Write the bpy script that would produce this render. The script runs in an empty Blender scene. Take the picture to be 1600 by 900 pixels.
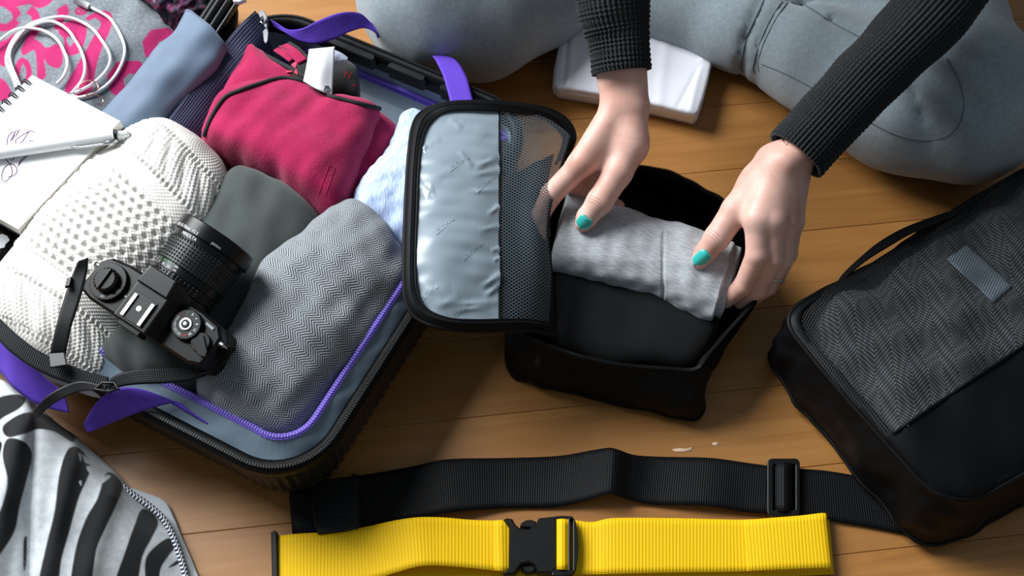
import bpy, bmesh, math, random
import numpy as np
from mathutils import Vector
from mathutils.bvhtree import BVHTree

sc = bpy.context.scene
COL = sc.collection
rng = np.random.default_rng(7)
random.seed(7)

# ------------------------------------------------------------------ camera
PITCH = math.radians(60); LENS = 43.0; CAM_H = 1.2
FPX = 1600 * LENS / 36
cd = bpy.data.cameras.new('camera'); cam = bpy.data.objects.new('camera', cd)
cd.lens = LENS; cd.sensor_width = 36; cd.clip_start = .01
cam.location = (0, 0, CAM_H); cam.rotation_euler = (math.pi / 2 - PITCH, 0, 0)
COL.objects.link(cam); sc.camera = cam

# ------------------------------------------------------------------ light
wd = bpy.data.worlds.new('world'); sc.world = wd; wd.use_nodes = True
bg = wd.node_tree.nodes['Background']
bg.inputs[0].default_value = (.76, .90, 1.0, 1); bg.inputs[1].default_value = .19
def area(name, loc, target, sx, sy, power, col):
    l = bpy.data.lights.new(name, 'AREA'); l.shape = 'RECTANGLE'; l.size = sx; l.size_y = sy
    l.energy = power; l.color = col
    o = bpy.data.objects.new(name, l); o.location = loc
    o.rotation_euler = (Vector(target) - Vector(loc)).to_track_quat('-Z', 'Y').to_euler()
    COL.objects.link(o)
area('window_daylight', (-1.7, 1.85, 1.8), (0, .7, .05), 1.4, 1.6, 152, (.96, .985, 1.0))
vs = sc.view_settings
vs.view_transform = 'Standard'; vs.look = 'None'; vs.gamma = 1; vs.exposure = 0.04
vs.use_curve_mapping = False

# ------------------------------------------------------------------ helpers
CP, SP = math.cos(PITCH), math.sin(PITCH)
def W(px, py, z=0.0):
    dx = (px - 800) / FPX; dy = (450 - py) / FPX
    t = (z - CAM_H) / (-SP + dy * CP)
    return np.array([dx * t, (CP + dy * SP) * t, z])
def Ws(pts): return np.array([W(*p) for p in pts])
def ray(px, py):
    dx = (px - 800) / FPX; dy = (450 - py) / FPX
    return Vector((0, 0, CAM_H)), Vector((dx, CP + dy * SP, -SP + dy * CP)).normalized()
def topx(P):
    P = np.asarray(P); r = P - np.array([0, 0, CAM_H])
    d = r[..., 1] * CP - r[..., 2] * SP; u = r[..., 1] * SP + r[..., 2] * CP
    return 800 + FPX * r[..., 0] / d, 450 - FPX * u / d

def lin(c):
    if isinstance(c, str): c = tuple(int(c[i:i + 2], 16) for i in (0, 2, 4))
    r = [x / 255 for x in c]
    return tuple(x / 12.92 if x <= .04045 else ((x + .055) / 1.055) ** 2.4 for x in r) + (1,)

ORG = {}
def thing(name, label, cat, base, group=None):
    o = bpy.data.objects.new(name, None); COL.objects.link(o); o.location = tuple(base)
    o.empty_display_size = .02
    o['label'] = label; o['category'] = cat
    if group: o['group'] = group
    ORG[o.name] = np.array(base, float)
    return o
def obj(name, V, Fc, mat, parent=None, label=None, cat=None, group=None, kind=None, smooth=True, uv=None, attr=None, recalc=False, sharp=None):
    V = np.asarray(V, float)
    if parent is not None: org = ORG[parent.name]
    else: org = np.array([(V[:, 0].min() + V[:, 0].max()) / 2, (V[:, 1].min() + V[:, 1].max()) / 2, V[:, 2].min()])
    me = bpy.data.meshes.new(name)
    me.from_pydata((V - org).tolist(), [], [tuple(int(i) for i in f) for f in Fc])
    if uv is not None:
        ul = me.uv_layers.new(name='UVMap'); li = np.empty(len(me.loops), np.int32); me.loops.foreach_get('vertex_index', li)
        ul.data.foreach_set('uv', np.asarray(uv, np.float32)[li].ravel())
    if attr is not None:
        for k, a in attr.items():
            at = me.attributes.new(k, 'FLOAT', 'POINT'); at.data.foreach_set('value', np.asarray(a, np.float32))
    if recalc:
        bm = bmesh.new(); bm.from_mesh(me); bmesh.ops.recalc_face_normals(bm, faces=bm.faces); bm.to_mesh(me); bm.free()
    if smooth:
        me.polygons.foreach_set('use_smooth', np.ones(len(me.polygons), bool))
        if sharp is not None:
            try: me.set_sharp_from_angle(angle=math.radians(sharp))
            except Exception: pass
    me.update()
    o = bpy.data.objects.new(name, me); COL.objects.link(o)
    if parent is not None:
        o.parent = parent; ORG[o.name] = org
    else:
        ORG[o.name] = org
    o.location = (0, 0, 0) if parent is not None else tuple(org)
    if mat is not None: me.materials.append(mat)
    if label: o['label'] = label
    if cat: o['category'] = cat
    if group: o['group'] = group
    if kind: o['kind'] = kind
    return o

def cat_rom(P, n, closed=False):
    """n points along a Catmull-Rom spline through the rows of P, evenly spread by control index"""
    P = np.asarray(P, float); m = len(P)
    if closed: t = np.arange(n) / n * m; g = lambda i: P[np.mod(i, m)]
    else:
        t = np.linspace(0, m - 1, n)
        Q = np.concatenate([[2 * P[0] - P[1]], P, [2 * P[-1] - P[-2]]]) if m > 1 else P
        g = lambda i: Q[np.clip(i + 1, 0, m + 1)]
    i = np.floor(t).astype(int)
    if not closed: i = np.minimum(i, m - 2)
    f = (t - i).reshape((-1,) + (1,) * (P.ndim - 1))
    p0, p1, p2, p3 = g(i - 1), g(i), g(i + 1), g(i + 2)
    return .5 * (2 * p1 + (p2 - p0) * f + (2 * p0 - 5 * p1 + 4 * p2 - p3) * f ** 2 + (3 * p1 - p0 - 3 * p2 + p3) * f ** 3)
def even(P, n, closed=False):
    """resample a polyline evenly by length"""
    P = np.asarray(P, float)
    Q = np.vstack([P, P[:1]]) if closed else P
    s = np.r_[0, np.cumsum(np.linalg.norm(np.diff(Q[:, :3], axis=0), axis=1))]
    t = np.linspace(0, s[-1], n, endpoint=not closed)
    return np.stack([np.interp(t, s, Q[:, k]) for k in range(P.shape[1])], 1)

def waves(P, scale, seed=0, n=9):
    r = np.random.default_rng(seed); P = np.asarray(P); out = np.zeros(P.shape[:-1])
    for i in range(n):
        d = r.normal(size=3); d /= np.linalg.norm(d)
        out += np.sin(P @ d * (2 * math.pi / scale) * r.uniform(.6, 1.6) + r.uniform(0, 6.28))
    return out / math.sqrt(n)

def grid_faces(nu, nv, wrap_v=False, wrap_u=False, off=0):
    fs = []
    for i in range(nu if wrap_u else nu - 1):
        a = i * nv; b = ((i + 1) % nu) * nv
        for j in range(nv if wrap_v else nv - 1):
            k = (j + 1) % nv
            fs.append((off + a + j, off + b + j, off + b + k, off + a + k))
    return fs
def grid_normals(G, wrap_v=False, wrap_u=False):
    if wrap_v: dv = np.roll(G, -1, 1) - np.roll(G, 1, 1)
    else: dv = np.gradient(G, axis=1)
    if wrap_u: du = np.roll(G, -1, 0) - np.roll(G, 1, 0)
    else: du = np.gradient(G, axis=0)
    N = np.cross(du, dv); l = np.linalg.norm(N, axis=-1, keepdims=True)
    return N / np.maximum(l, 1e-12)

class MB:
    """collects pieces of one mesh"""
    def __init__(s): s.V = []; s.F = []; s.UV = []; s.n = 0
    def add(s, V, F, uv=None):
        V = np.asarray(V, float); s.V.append(V); s.F += [tuple(int(i) + s.n for i in f) for f in F]
        s.UV.append(np.zeros((len(V), 2)) if uv is None else np.asarray(uv)); s.n += len(V); return s
    def box(s, c, ax, ay, az):
        c, ax, ay, az = map(np.asarray, (c, ax, ay, az))
        V = [c + i * ax + j * ay + k * az for i in (-1, 1) for j in (-1, 1) for k in (-1, 1)]
        return s.add(V, [(0, 1, 3, 2), (4, 6, 7, 5), (0, 4, 5, 1), (2, 3, 7, 6), (0, 2, 6, 4), (1, 5, 7, 3)])
    def tube(s, P, r, n=8, closed=False):
        V, F = tube_geo(P, r, n, closed); return s.add(V, F)
    def obj(s, name, mat, parent=None, **k):
        return obj(name, np.vstack(s.V), s.F, mat, parent, uv=np.vstack(s.UV), **k)

def tube_geo(P, r, n=8, closed=False):
    P = np.asarray(P, float); m = len(P); r = np.broadcast_to(np.asarray(r, float), (m,))
    T = (np.roll(P, -1, 0) - np.roll(P, 1, 0)) if closed else np.gradient(P, axis=0)
    T /= np.maximum(np.linalg.norm(T, axis=1, keepdims=True), 1e-9)
    up = np.array([0, 0, 1.]) if abs(T[0][2]) < .9 else np.array([0, 1., 0])
    A = np.zeros_like(P); a = up - T[0] * (up @ T[0])
    for i in range(m):
        a = a - T[i] * (a @ T[i]); a /= max(np.linalg.norm(a), 1e-9); A[i] = a
    B = np.cross(T, A); ph = np.arange(n) * 2 * math.pi / n
    V = P[:, None] + r[:, None, None] * (A[:, None] * np.cos(ph)[None, :, None] + B[:, None] * np.sin(ph)[None, :, None])
    F = grid_faces(m, n, True, closed); V = V.reshape(-1, 3)
    if not closed:
        F += [tuple(range(n))[::-1], tuple((m - 1) * n + k for k in range(n))]
    return V, F

def shell_geo(G, th, wrap_u=False):
    """closed sheet of thickness th from a grid of points"""
    N = grid_normals(G, False, wrap_u); nu, nv = G.shape[:2]
    A = (G + N * th / 2).reshape(-1, 3); B = (G - N * th / 2).reshape(-1, 3); n = nu * nv
    F = grid_faces(nu, nv, False, wrap_u)
    F = F + [tuple(i + n for i in f[::-1]) for f in F]
    for i in range(nu if wrap_u else nu - 1):
        i2 = (i + 1) % nu
        F.append((i * nv, i * nv + n, i2 * nv + n, i2 * nv)); e = nv - 1
        F.append((i2 * nv + e, i2 * nv + e + n, i * nv + e + n, i * nv + e))
    if not wrap_u:
        for j in range(nv - 1):
            F.append((j + 1, j + 1 + n, j + n, j)); b = (nu - 1) * nv
            F.append((b + j, b + j + n, b + j + 1 + n, b + j + 1))
    du = np.r_[0, np.cumsum(np.linalg.norm(np.diff(G.mean(1), axis=0), axis=1))]
    dv = np.r_[0, np.cumsum(np.linalg.norm(np.diff(G.mean(0), axis=0), axis=1))]
    if wrap_u: dv = np.r_[0, np.cumsum(np.linalg.norm(np.diff(G, axis=1), axis=2).mean(0))]
    uv = np.stack(np.meshgrid(du, dv, indexing='ij'), -1).reshape(-1, 2)
    return np.vstack([A, B]), F, np.vstack([uv, uv])

def ribbon_geo(pairs, n=60, m=7, th=.0016, wob=0, seed=0, edge=0):
    """a band given by pairs of edge points (px, py, z)"""
    A = cat_rom(Ws([p[0] for p in pairs]), n); B = cat_rom(Ws([p[1] for p in pairs]), n)
    t = np.linspace(0, 1, m)[None, :, None]
    G = A[:, None] * (1 - t) + B[:, None] * t
    if wob: G[..., 2] += wob * waves(G, .12, seed)
    return shell_geo(G, th)
def world_ribbon_geo(A, B, n=60, m=7, th=.0016):
    A = cat_rom(A, n); B = cat_rom(B, n); t = np.linspace(0, 1, m)[None, :, None]
    return shell_geo(A[:, None] * (1 - t) + B[:, None] * t, th)

def patch_grid(rows, nu, nv, disp=None):
    """spline patch through rows of (px, py, z)"""
    P = np.array([[W(*c) for c in r] for r in rows])
    G = cat_rom(P, nu); G = np.swapaxes(cat_rom(np.swapaxes(G, 0, 1), nv), 0, 1)
    if disp is not None:
        N = grid_normals(G); N *= np.sign(N[..., 2:3] + 1e-9); G = G + N * disp(G)[..., None]
    return G

def puff_geo(outline, center, ztop, zb, n=160, rings=36, a=3.0, b=.5, disp=None, inset=.97, side=6, straight=False):
    O = even(Ws(outline) if straight else cat_rom(Ws(outline), n * 3, True), n, True); C = W(center[0], center[1], ztop)
    ts = np.linspace(0, 1, rings) ** .8; ts[0] = .002
    G = np.zeros((rings + side, n, 3))
    for i, t in enumerate(ts):
        G[i, :, :2] = C[:2] + (O[:, :2] - C[:2]) * t
        G[i, :, 2] = O[:, 2] + (ztop - O[:, 2]) * (1 - t ** a) ** b
    for k in range(side):
        f = (k + 1) / side; q = 1 - (1 - inset) * f ** 2
        G[rings + k, :, :2] = C[:2] + (O[:, :2] - C[:2]) * q
        G[rings + k, :, 2] = O[:, 2] * (1 - f) + zb * f
    N = grid_normals(G, True); c = G.reshape(-1, 3).mean(0)
    if ((G - c) * N).sum(-1).mean() < 0: N = -N
    if disp is not None:
        d = disp(G); d[-2:] = 0; d[0] = d[1].mean(); G = G + N * d[..., None]
    V = G.reshape(-1, 3); nu = rings + side
    F = grid_faces(nu, n, True); F += [tuple(range(n)), tuple((nu - 1) * n + k for k in range(n))[::-1]]
    return V, F, V[:, :2].copy()

def loft_geo(secs, nu=80, nv=72, e=2.4, cap=.12, disp=None, capn=2.2, dispuv=None):
    """secs: (L(px,py,z), R(px,py,z), height above, height below)"""
    L = cat_rom(Ws([s[0] for s in secs]), nu); R = cat_rom(Ws([s[1] for s in secs]), nu)
    ht = cat_rom(np.array([[s[2], s[3]] for s in secs], float), nu)
    return loft_raw(L, R, ht, nu, nv, e, cap, disp, capn, dispuv)
def loft_raw(L, R, ht, nu, nv, e, cap, disp, capn, dispuv=None):
    C = (L + R) / 2; A = (R - L) / 2
    u = np.linspace(0, 1, nu)
    # denser rows near the ends
    f = np.ones(nu)
    if cap > 0:
        k = np.clip(np.minimum(u, 1 - u) / cap, 0, 1); f = np.maximum((1 - (1 - k) ** capn) ** (1 / capn), .01)
    ph = np.arange(nv) / nv * 2 * math.pi
    c, s = np.cos(ph), np.sin(ph)
    x = np.sign(c) * np.abs(c) ** (2 / e); y = np.sign(s) * np.abs(s) ** (2 / e)
    G = C[:, None] + A[:, None] * x[None, :, None] * f[:, None, None]
    G[..., 2] += np.where(y[None] > 0, ht[:, :1], ht[:, 1:]) * y[None] * f[:, None]
    du = np.r_[0, np.cumsum(np.linalg.norm(np.diff(C, axis=0), axis=1))]
    mid = G[nu // 2]; dv = np.r_[0, np.cumsum(np.linalg.norm(np.diff(mid, axis=0), axis=1))]
    UV = np.stack(np.meshgrid(du, dv, indexing='ij'), -1)
    N = grid_normals(G, True)
    if ((G - C[:, None]) * N).sum(-1).mean() < 0: N = -N
    if disp is not None: G = G + N * disp(G)[..., None]
    if dispuv is not None: G = G + N * (dispuv(UV, N) * f[:, None])[..., None]
    V = G.reshape(-1, 3); F = grid_faces(nu, nv, True)
    F += [tuple(range(nv)), tuple((nu - 1) * nv + k for k in range(nv))[::-1]]
    return V, F, UV.reshape(-1, 2)

def extrude_px(poly, z0, z1, bev=.0008, z_fn=None):
    """flat plate with the outline poly (px, py seen at height z1), bevelled top"""
    P = Ws([(p[0], p[1], z1) for p in poly]); return extrude_world(P[:, :2], z0, z1, bev)
def extrude_world(P, z0, z1, bev=.0008):
    P = np.asarray(P, float); n = len(P)
    ar = .5 * np.sum(P[:, 0] * np.roll(P[:, 1], -1) - P[:, 1] * np.roll(P[:, 0], -1))
    if ar < 0: P = P[::-1]
    t1 = P - np.roll(P, 1, 0); t2 = np.roll(P, -1, 0) - P
    nrm = lambda t: np.stack([-t[:, 1], t[:, 0]], 1) / np.maximum(np.linalg.norm(t, axis=1, keepdims=True), 1e-9)
    I = nrm(t1) + nrm(t2); I /= np.maximum(np.linalg.norm(I, axis=1, keepdims=True), 1e-9)
    lv = [(P + I * bev, z0), (P, z0 + bev), (P, z1 - bev), (P + I * bev, z1)]
    V = np.vstack([np.c_[p, np.full(n, z)] for p, z in lv])
    F = []
    for k in range(3):
        for i in range(n):
            j = (i + 1) % n; F.append((k * n + i, k * n + j, k * n + n + j, k * n + n + i))
    F += [tuple(range(n))[::-1], tuple(3 * n + i for i in range(n))]
    return V, F

def bvh_of(o):
    m = o.data; org = Vector(ORG[o.name])
    return BVHTree.FromPolygons([v.co + org for v in m.vertices], [tuple(p.vertices) for p in m.polygons])
def drape(pts, tree, off=.001, zfall=.1):
    """points in the photograph laid on a surface"""
    out = []; last = zfall
    for p in pts:
        o, d = ray(*p[:2]); h = tree.ray_cast(o, d)
        if h[0] is None: q = W(p[0], p[1], last)
        else:
            n = h[1] if h[1].dot(d) < 0 else -h[1]
            q = np.array(h[0] + n * off); last = q[2]
        out.append(q)
    return np.array(out)
def spx(pts, n, closed=False):
    return even(cat_rom(np.array(pts, float), n * 4, closed), n, closed)

def text_geo(s, size, th=0):
    c = bpy.data.curves.new('txt', 'FONT'); c.body = s; c.size = size; c.align_x = 'CENTER'; c.align_y = 'CENTER'
    o = bpy.data.objects.new('txt', c); COL.objects.link(o)
    dg = bpy.context.evaluated_depsgraph_get(); m = o.evaluated_get(dg).to_mesh()
    V = np.array([v.co[:] for v in m.vertices]); F = [tuple(p.vertices) for p in m.polygons]
    o.evaluated_get(dg).to_mesh_clear(); bpy.data.objects.remove(o); bpy.data.curves.remove(c)
    return V, F

# ---- implicit surfaces for bodies
def cone_d(P, a, b, ra, rb):
    a = np.asarray(a); b = np.asarray(b); ab = b - a
    t = np.clip(((P - a) @ ab) / max(ab @ ab, 1e-12), 0, 1)
    return np.linalg.norm(P - a - t[..., None] * ab, axis=-1) - (ra + (rb - ra) * t)
def smin(a, b, k):
    h = np.clip(.5 + .5 * (b - a) / k, 0, 1)
    return b + (a - b) * h - k * h * (1 - h)
def surface_nets(fn, lo, hi, h):
    lo = np.asarray(lo, float); n = np.ceil((np.asarray(hi) - lo) / h).astype(int) + 1
    ax = [lo[i] + np.arange(n[i]) * h for i in range(3)]
    D = np.empty(n)
    for i0 in range(0, n[0], 24):
        X = np.stack(np.meshgrid(ax[0][i0:i0 + 24], ax[1], ax[2], indexing='ij'), -1); D[i0:i0 + 24] = fn(X)
    s = D < 0
    cnt = np.zeros(n - 1, int)
    off = [(i, j, k) for i in (0, 1) for j in (0, 1) for k in (0, 1)]
    sl = lambda A, o: A[o[0]:n[0] - 1 + o[0], o[1]:n[1] - 1 + o[1], o[2]:n[2] - 1 + o[2]]
    for o in off: cnt += sl(s, o)
    act = (cnt > 0) & (cnt < 8); idx = -np.ones(n - 1, int); idx[act] = np.arange(act.sum())
    acc = np.zeros((act.sum(), 3)); num = np.zeros(act.sum())
    for o1 in off:
        for a in range(3):
            if o1[a]: continue
            o2 = list(o1); o2[a] = 1
            d1 = sl(D, o1)[act]; d2 = sl(D, o2)[act]; x = (d1 < 0) != (d2 < 0)
            t = np.where(x, d1 / np.where(x, d1 - d2, 1), 0)
            p = np.tile(np.array(o1, float), (len(t), 1)); p[:, a] = t
            acc += p * x[:, None]; num += x
    V = lo + h * (np.argwhere(act) + acc / num[:, None])
    F = []
    for a in range(3):
        b, c = (a + 1) % 3, (a + 2) % 3
        A0 = [slice(None)] * 3; A1 = [slice(None)] * 3; A0[a] = slice(0, n[a] - 1); A1[a] = slice(1, n[a])
        x = s[tuple(A0)] != s[tuple(A1)]; e = np.argwhere(x)
        e = e[(e[:, b] > 0) & (e[:, c] > 0) & (e[:, b] < n[b] - 1) & (e[:, c] < n[c] - 1)]
        ins = s[tuple(e.T)]
        q = []
        for db, dc in ((-1, -1), (0, -1), (0, 0), (-1, 0)):
            t = e.copy(); t[:, b] += db; t[:, c] += dc; q.append(idx[tuple(t.T)])
        q = np.stack(q, 1); q[~ins] = q[~ins][:, ::-1]; F.append(q)
    return V, np.vstack(F)

# ------------------------------------------------------------------ materials
class Nt:
    def __init__(s, name):
        s.m = bpy.data.materials.new(name); s.m.use_nodes = True; s.t = s.m.node_tree
        s.b = s.t.nodes['Principled BSDF']; s.o = s.t.nodes['Material Output']
    def n(s, kind, **k):
        nd = s.t.nodes.new('ShaderNode' + kind)
        for a, v in k.items():
            if a.startswith('i_'):
                nd.inputs[int(a[2:]) if a[2:].isdigit() else a[2:].replace('_', ' ')].default_value = v
            else: setattr(nd, a, v)
        return nd
    def l(s, a, b): s.t.links.new(a, b)
    def math(s, op, a, b=None, c=None):
        nd = s.t.nodes.new('ShaderNodeMath'); nd.operation = op
        for i, x in enumerate((a, b, c)):
            if x is None: continue
            if hasattr(x, 'is_linked'): s.l(x, nd.inputs[i])
            else: nd.inputs[i].default_value = x
        return nd.outputs[0]
    def mix(s, f, a, b):
        nd = s.t.nodes.new('ShaderNodeMix'); nd.data_type = 'RGBA'
        for i, x in ((0, f), (6, a), (7, b)):
            if hasattr(x, 'is_linked'): s.l(x, nd.inputs[i])
            else: nd.inputs[i].default_value = x
        return nd.outputs[2]
    def uv(s):
        sep = s.n('SeparateXYZ'); s.l(s.n('TexCoord').outputs['UV'], sep.inputs[0]); return sep.outputs[0], sep.outputs[1]
    def noise(s, scale, detail=3, rough=.5, vec=None, dist=0):
        nd = s.n('TexNoise'); nd.inputs['Scale'].default_value = scale; nd.inputs['Detail'].default_value = detail
        nd.inputs['Roughness'].default_value = rough; nd.inputs['Distortion'].default_value = dist
        s.l(vec if vec is not None else s.n('TexCoord').outputs['Object'], nd.inputs['Vector'])
        return nd.outputs['Fac']
    def ramp(s, f, stops):
        nd = s.n('ValToRGB'); el = nd.color_ramp.elements
        while len(el) < len(stops): el.new(.5)
        for e, (p, c) in zip(el, stops): e.position = p; e.color = c
        s.l(f, nd.inputs[0]); return nd.outputs[0]
    def bump(s, h, strength=.3, dist=.001):
        nd = s.n('Bump'); nd.inputs['Strength'].default_value = strength; nd.inputs['Distance'].default_value = dist
        s.l(h, nd.inputs['Height']); s.l(nd.outputs[0], s.b.inputs['Normal'])
    def set(s, **k):
        for a, v in k.items():
            i = s.b.inputs[a.replace('_', ' ')]
            if hasattr(v, 'is_linked'): s.l(v, i)
            else: i.default_value = v
        return s
def cloth_mat(name, col, col2=None, vscale=60, fine=900, bs=.35, rough=.9, sheen=.15, bd=.0008, amount=.5):
    n = Nt(name); c2 = col2 or tuple(int(x * .82) for x in col)
    f = n.ramp(n.noise(vscale, 4, .6), [(.5 - amount / 2, (0, 0, 0, 1)), (.5 + amount / 2, (1, 1, 1, 1))])
    n.set(Base_Color=n.mix(f, lin(c2), lin(col)), Roughness=rough, Sheen_Weight=sheen, Sheen_Roughness=.6)
    n.b.inputs['Specular IOR Level'].default_value = .25
    n.bump(n.noise(fine, 3, .7), bs, bd); return n.m
def plain(name, col, rough=.5, metal=0, bump=None, spec=.5, coat=0):
    n = Nt(name); n.set(Base_Color=lin(col), Roughness=rough, Metallic=metal, Coat_Weight=coat)
    n.b.inputs['Specular IOR Level'].default_value = spec
    v = n.noise(35, 3); n.set(Roughness=n.math('ADD', n.math('MULTIPLY', v, .12), rough - .06))
    if bump: n.bump(n.noise(bump[0], 2), bump[1], .0005)
    return n.m
def webbing(name, col, dark, pitch=.0024, rough=.55):
    n = Nt(name); u, v = n.uv()
    a = n.math('SINE', n.math('MULTIPLY', u, 2 * math.pi / pitch)); b = n.math('SINE', n.math('MULTIPLY', v, 2 * math.pi / .0016))
    h = n.math('ADD', n.math('MULTIPLY', a, .5), n.math('MULTIPLY', b, .25))
    f = n.math('MULTIPLY_ADD', h, .5, .62)
    n.set(Base_Color=n.mix(f, lin(dark), lin(col)), Roughness=rough); n.bump(h, .5, .0006)
    n.b.inputs['Specular IOR Level'].default_value = .18
    return n.m
def herringbone(name, light, dark, colw=.011, pitch=.0036, sharp=3.0):
    n = Nt(name); u, v = n.uv()
    tri = n.math('PINGPONG', u, colw)
    ph = n.math('ADD', v, n.math('MULTIPLY', tri, 1.0))
    s = n.math('SINE', n.math('MULTIPLY', ph, 2 * math.pi / pitch))
    nz = n.noise(700, 3, .7)
    s2 = n.math('ADD', n.math('MULTIPLY', s, .5 * sharp / 3), n.math('MULTIPLY_ADD', nz, 1.0, 0.0))
    f = n.math('SMOOTH_MIN', n.math('MAXIMUM', s2, 0.0), 1.0, .1)
    n.set(Base_Color=n.mix(f, lin(dark), lin(light)), Roughness=.92, Sheen_Weight=.15); n.bump(s2, .5, .0008)
    return n.m
def netting(name, col, pitch=.0042, thread=.5, rough=.6):
    """open mesh fabric: threads with real holes between them"""
    n = Nt(name); u, v = n.uv()
    a = n.math('ABSOLUTE', n.math('SINE', n.math('MULTIPLY', n.math('ADD', u, n.math('MULTIPLY', v, .6)), math.pi / pitch)))
    b = n.math('ABSOLUTE', n.math('SINE', n.math('MULTIPLY', n.math('SUBTRACT', u, n.math('MULTIPLY', v, .6)), math.pi / pitch)))
    hole = n.math('GREATER_THAN', n.math('MINIMUM', a, b), thread)
    n.set(Base_Color=lin(col), Roughness=rough)
    tr = n.n('BsdfTransparent'); mx = n.n('MixShader')
    n.l(hole, mx.inputs[0]); n.l(n.b.outputs[0], mx.inputs[1]); n.l(tr.outputs[0], mx.inputs[2]); n.l(mx.outputs[0], n.o.inputs[0])
    return n.m

BLACK_FAB = cloth_mat('black_nylon', (10, 11, 13), (6, 7, 8), 40, 1400, .25, .5, .0)
BLACK_FAB.node_tree.nodes['Principled BSDF'].inputs['Specular IOR Level'].default_value = .14
BLACK_PL = plain('black_plastic', (9, 11, 13), .38, spec=.35)
BLACK_WEB = webbing('black_webbing', (11, 12, 14), (3, 3, 4))
SILVER = plain('brushed_silver', (200, 202, 205), .3, 1)
WHITE_PL = plain('white_plastic', (236, 238, 240), .35)
PURPLE = webbing('purple_webbing', (108, 76, 200), (80, 50, 175), .0016, .7)
PURPLE_ZIP = plain('purple_zip', (96, 72, 186), .6)
GREY_LIN = cloth_mat('grey_lining', (120, 136, 150), (102, 119, 134), 18, 900, .2, .45, .05)
# ================================================================== floor
def wood():
    n = Nt('honey_oak'); tc = n.n('TexCoord'); oi = n.n('ObjectInfo')
    mp = n.n('Mapping'); mp.inputs['Scale'].default_value = (1.3, 20, 20)
    ad = n.n('VectorMath', operation='ADD'); sc3 = n.n('VectorMath', operation='SCALE')
    cb = n.n('CombineXYZ'); n.l(oi.outputs['Random'], cb.inputs[0]); n.l(oi.outputs['Random'], cb.inputs[1])
    n.l(cb.outputs[0], sc3.inputs[0]); sc3.inputs['Scale'].default_value = 37
    n.l(tc.outputs['Object'], mp.inputs[0]); n.l(mp.outputs[0], ad.inputs[0]); n.l(sc3.outputs[0], ad.inputs[1])
    g = n.noise(2.2, 6, .62, ad.outputs[0], 1.2); g2 = n.noise(14, 3, .6, ad.outputs[0])
    c = n.ramp(g, [(.25, lin((152, 102, 50))), (.5, lin((170, 117, 60))), (.75, lin((184, 131, 72)))])
    c = n.mix(n.math('MULTIPLY', g2, .22), c, lin((128, 80, 38)))
    hs = n.n('HueSaturation'); n.l(c, hs.inputs['Color'])
    n.l(n.math('MULTIPLY_ADD', oi.outputs['Random'], .16, .92), hs.inputs['Value'])
    n.set(Base_Color=hs.outputs[0], Roughness=n.math('MULTIPLY_ADD', g2, .15, .34), Coat_Weight=.12, Coat_Roughness=.25)
    n.bump(g2, .06, .0006); return n.m
WOOD = wood()
fl_slab = MB().box((0, 1.2, -.02), (3, 0, 0), (0, 2.6, 0), (0, 0, .0085))
FLOOR = fl_slab.obj('floor', plain('subfloor', (96, 62, 34), .9), smooth=False, label='honey brown wooden plank floor under everything', kind='structure')
ang = math.atan(.1135); pw = .0964
dv = np.array([math.cos(ang), math.sin(ang), 0]); nv_ = np.array([-dv[1], dv[0], 0])
def plank_mesh(L, wdt):
    m = bpy.data.meshes.new('plank'); b = .0005; h = .0115
    V = []
    for z, i in ((-h, 0), (-b, 0), (0, b)):
        for sx, sy in ((-1, -1), (1, -1), (1, 1), (-1, 1)): V.append((sx * (L / 2 - i), sy * (wdt / 2 - i), z))
    F = [(3, 2, 1, 0), (8, 9, 10, 11)] + [(k * 4 + i, k * 4 + (i + 1) % 4, k * 4 + 4 + (i + 1) % 4, k * 4 + 4 + i) for k in (0, 1) for i in range(4)]
    m.from_pydata(V, [], F); m.materials.append(WOOD); return m
PLW = pw * math.cos(ang)
pm = plank_mesh(2.0 - .0006, PLW - .0004)
for k in range(-8, 27):
    yc = .3455 + (k + .5) * pw
    for j in (-1, 0, 1):
        off = (j + (.0, .31, -.28, .12, -.15)[k % 5] * (0 if -1 <= k < 10 else 1)) * 2.0
        p = np.array([0, yc, 0]) + dv * off
        if j == 0 and -1 <= k < 10: pass
        o = bpy.data.objects.new('plank', pm); COL.objects.link(o); o.parent = FLOOR
        o.location = tuple(p - ORG['floor']); o.rotation_euler = (0, 0, ang)
CHIP = plain('pale_chip', (222, 190, 160), .6)
for pl in ([(1050, 702), (1062, 700), (1070, 701), (1082, 698), (1080, 704), (1068, 706), (1056, 706)], [(1112, 693), (1118, 690), (1124, 693), (1118, 697)]):
    V, F = extrude_px(pl, -.0002, .0006, .0002); obj('scuff_mark', V, F, CHIP, FLOOR)
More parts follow.
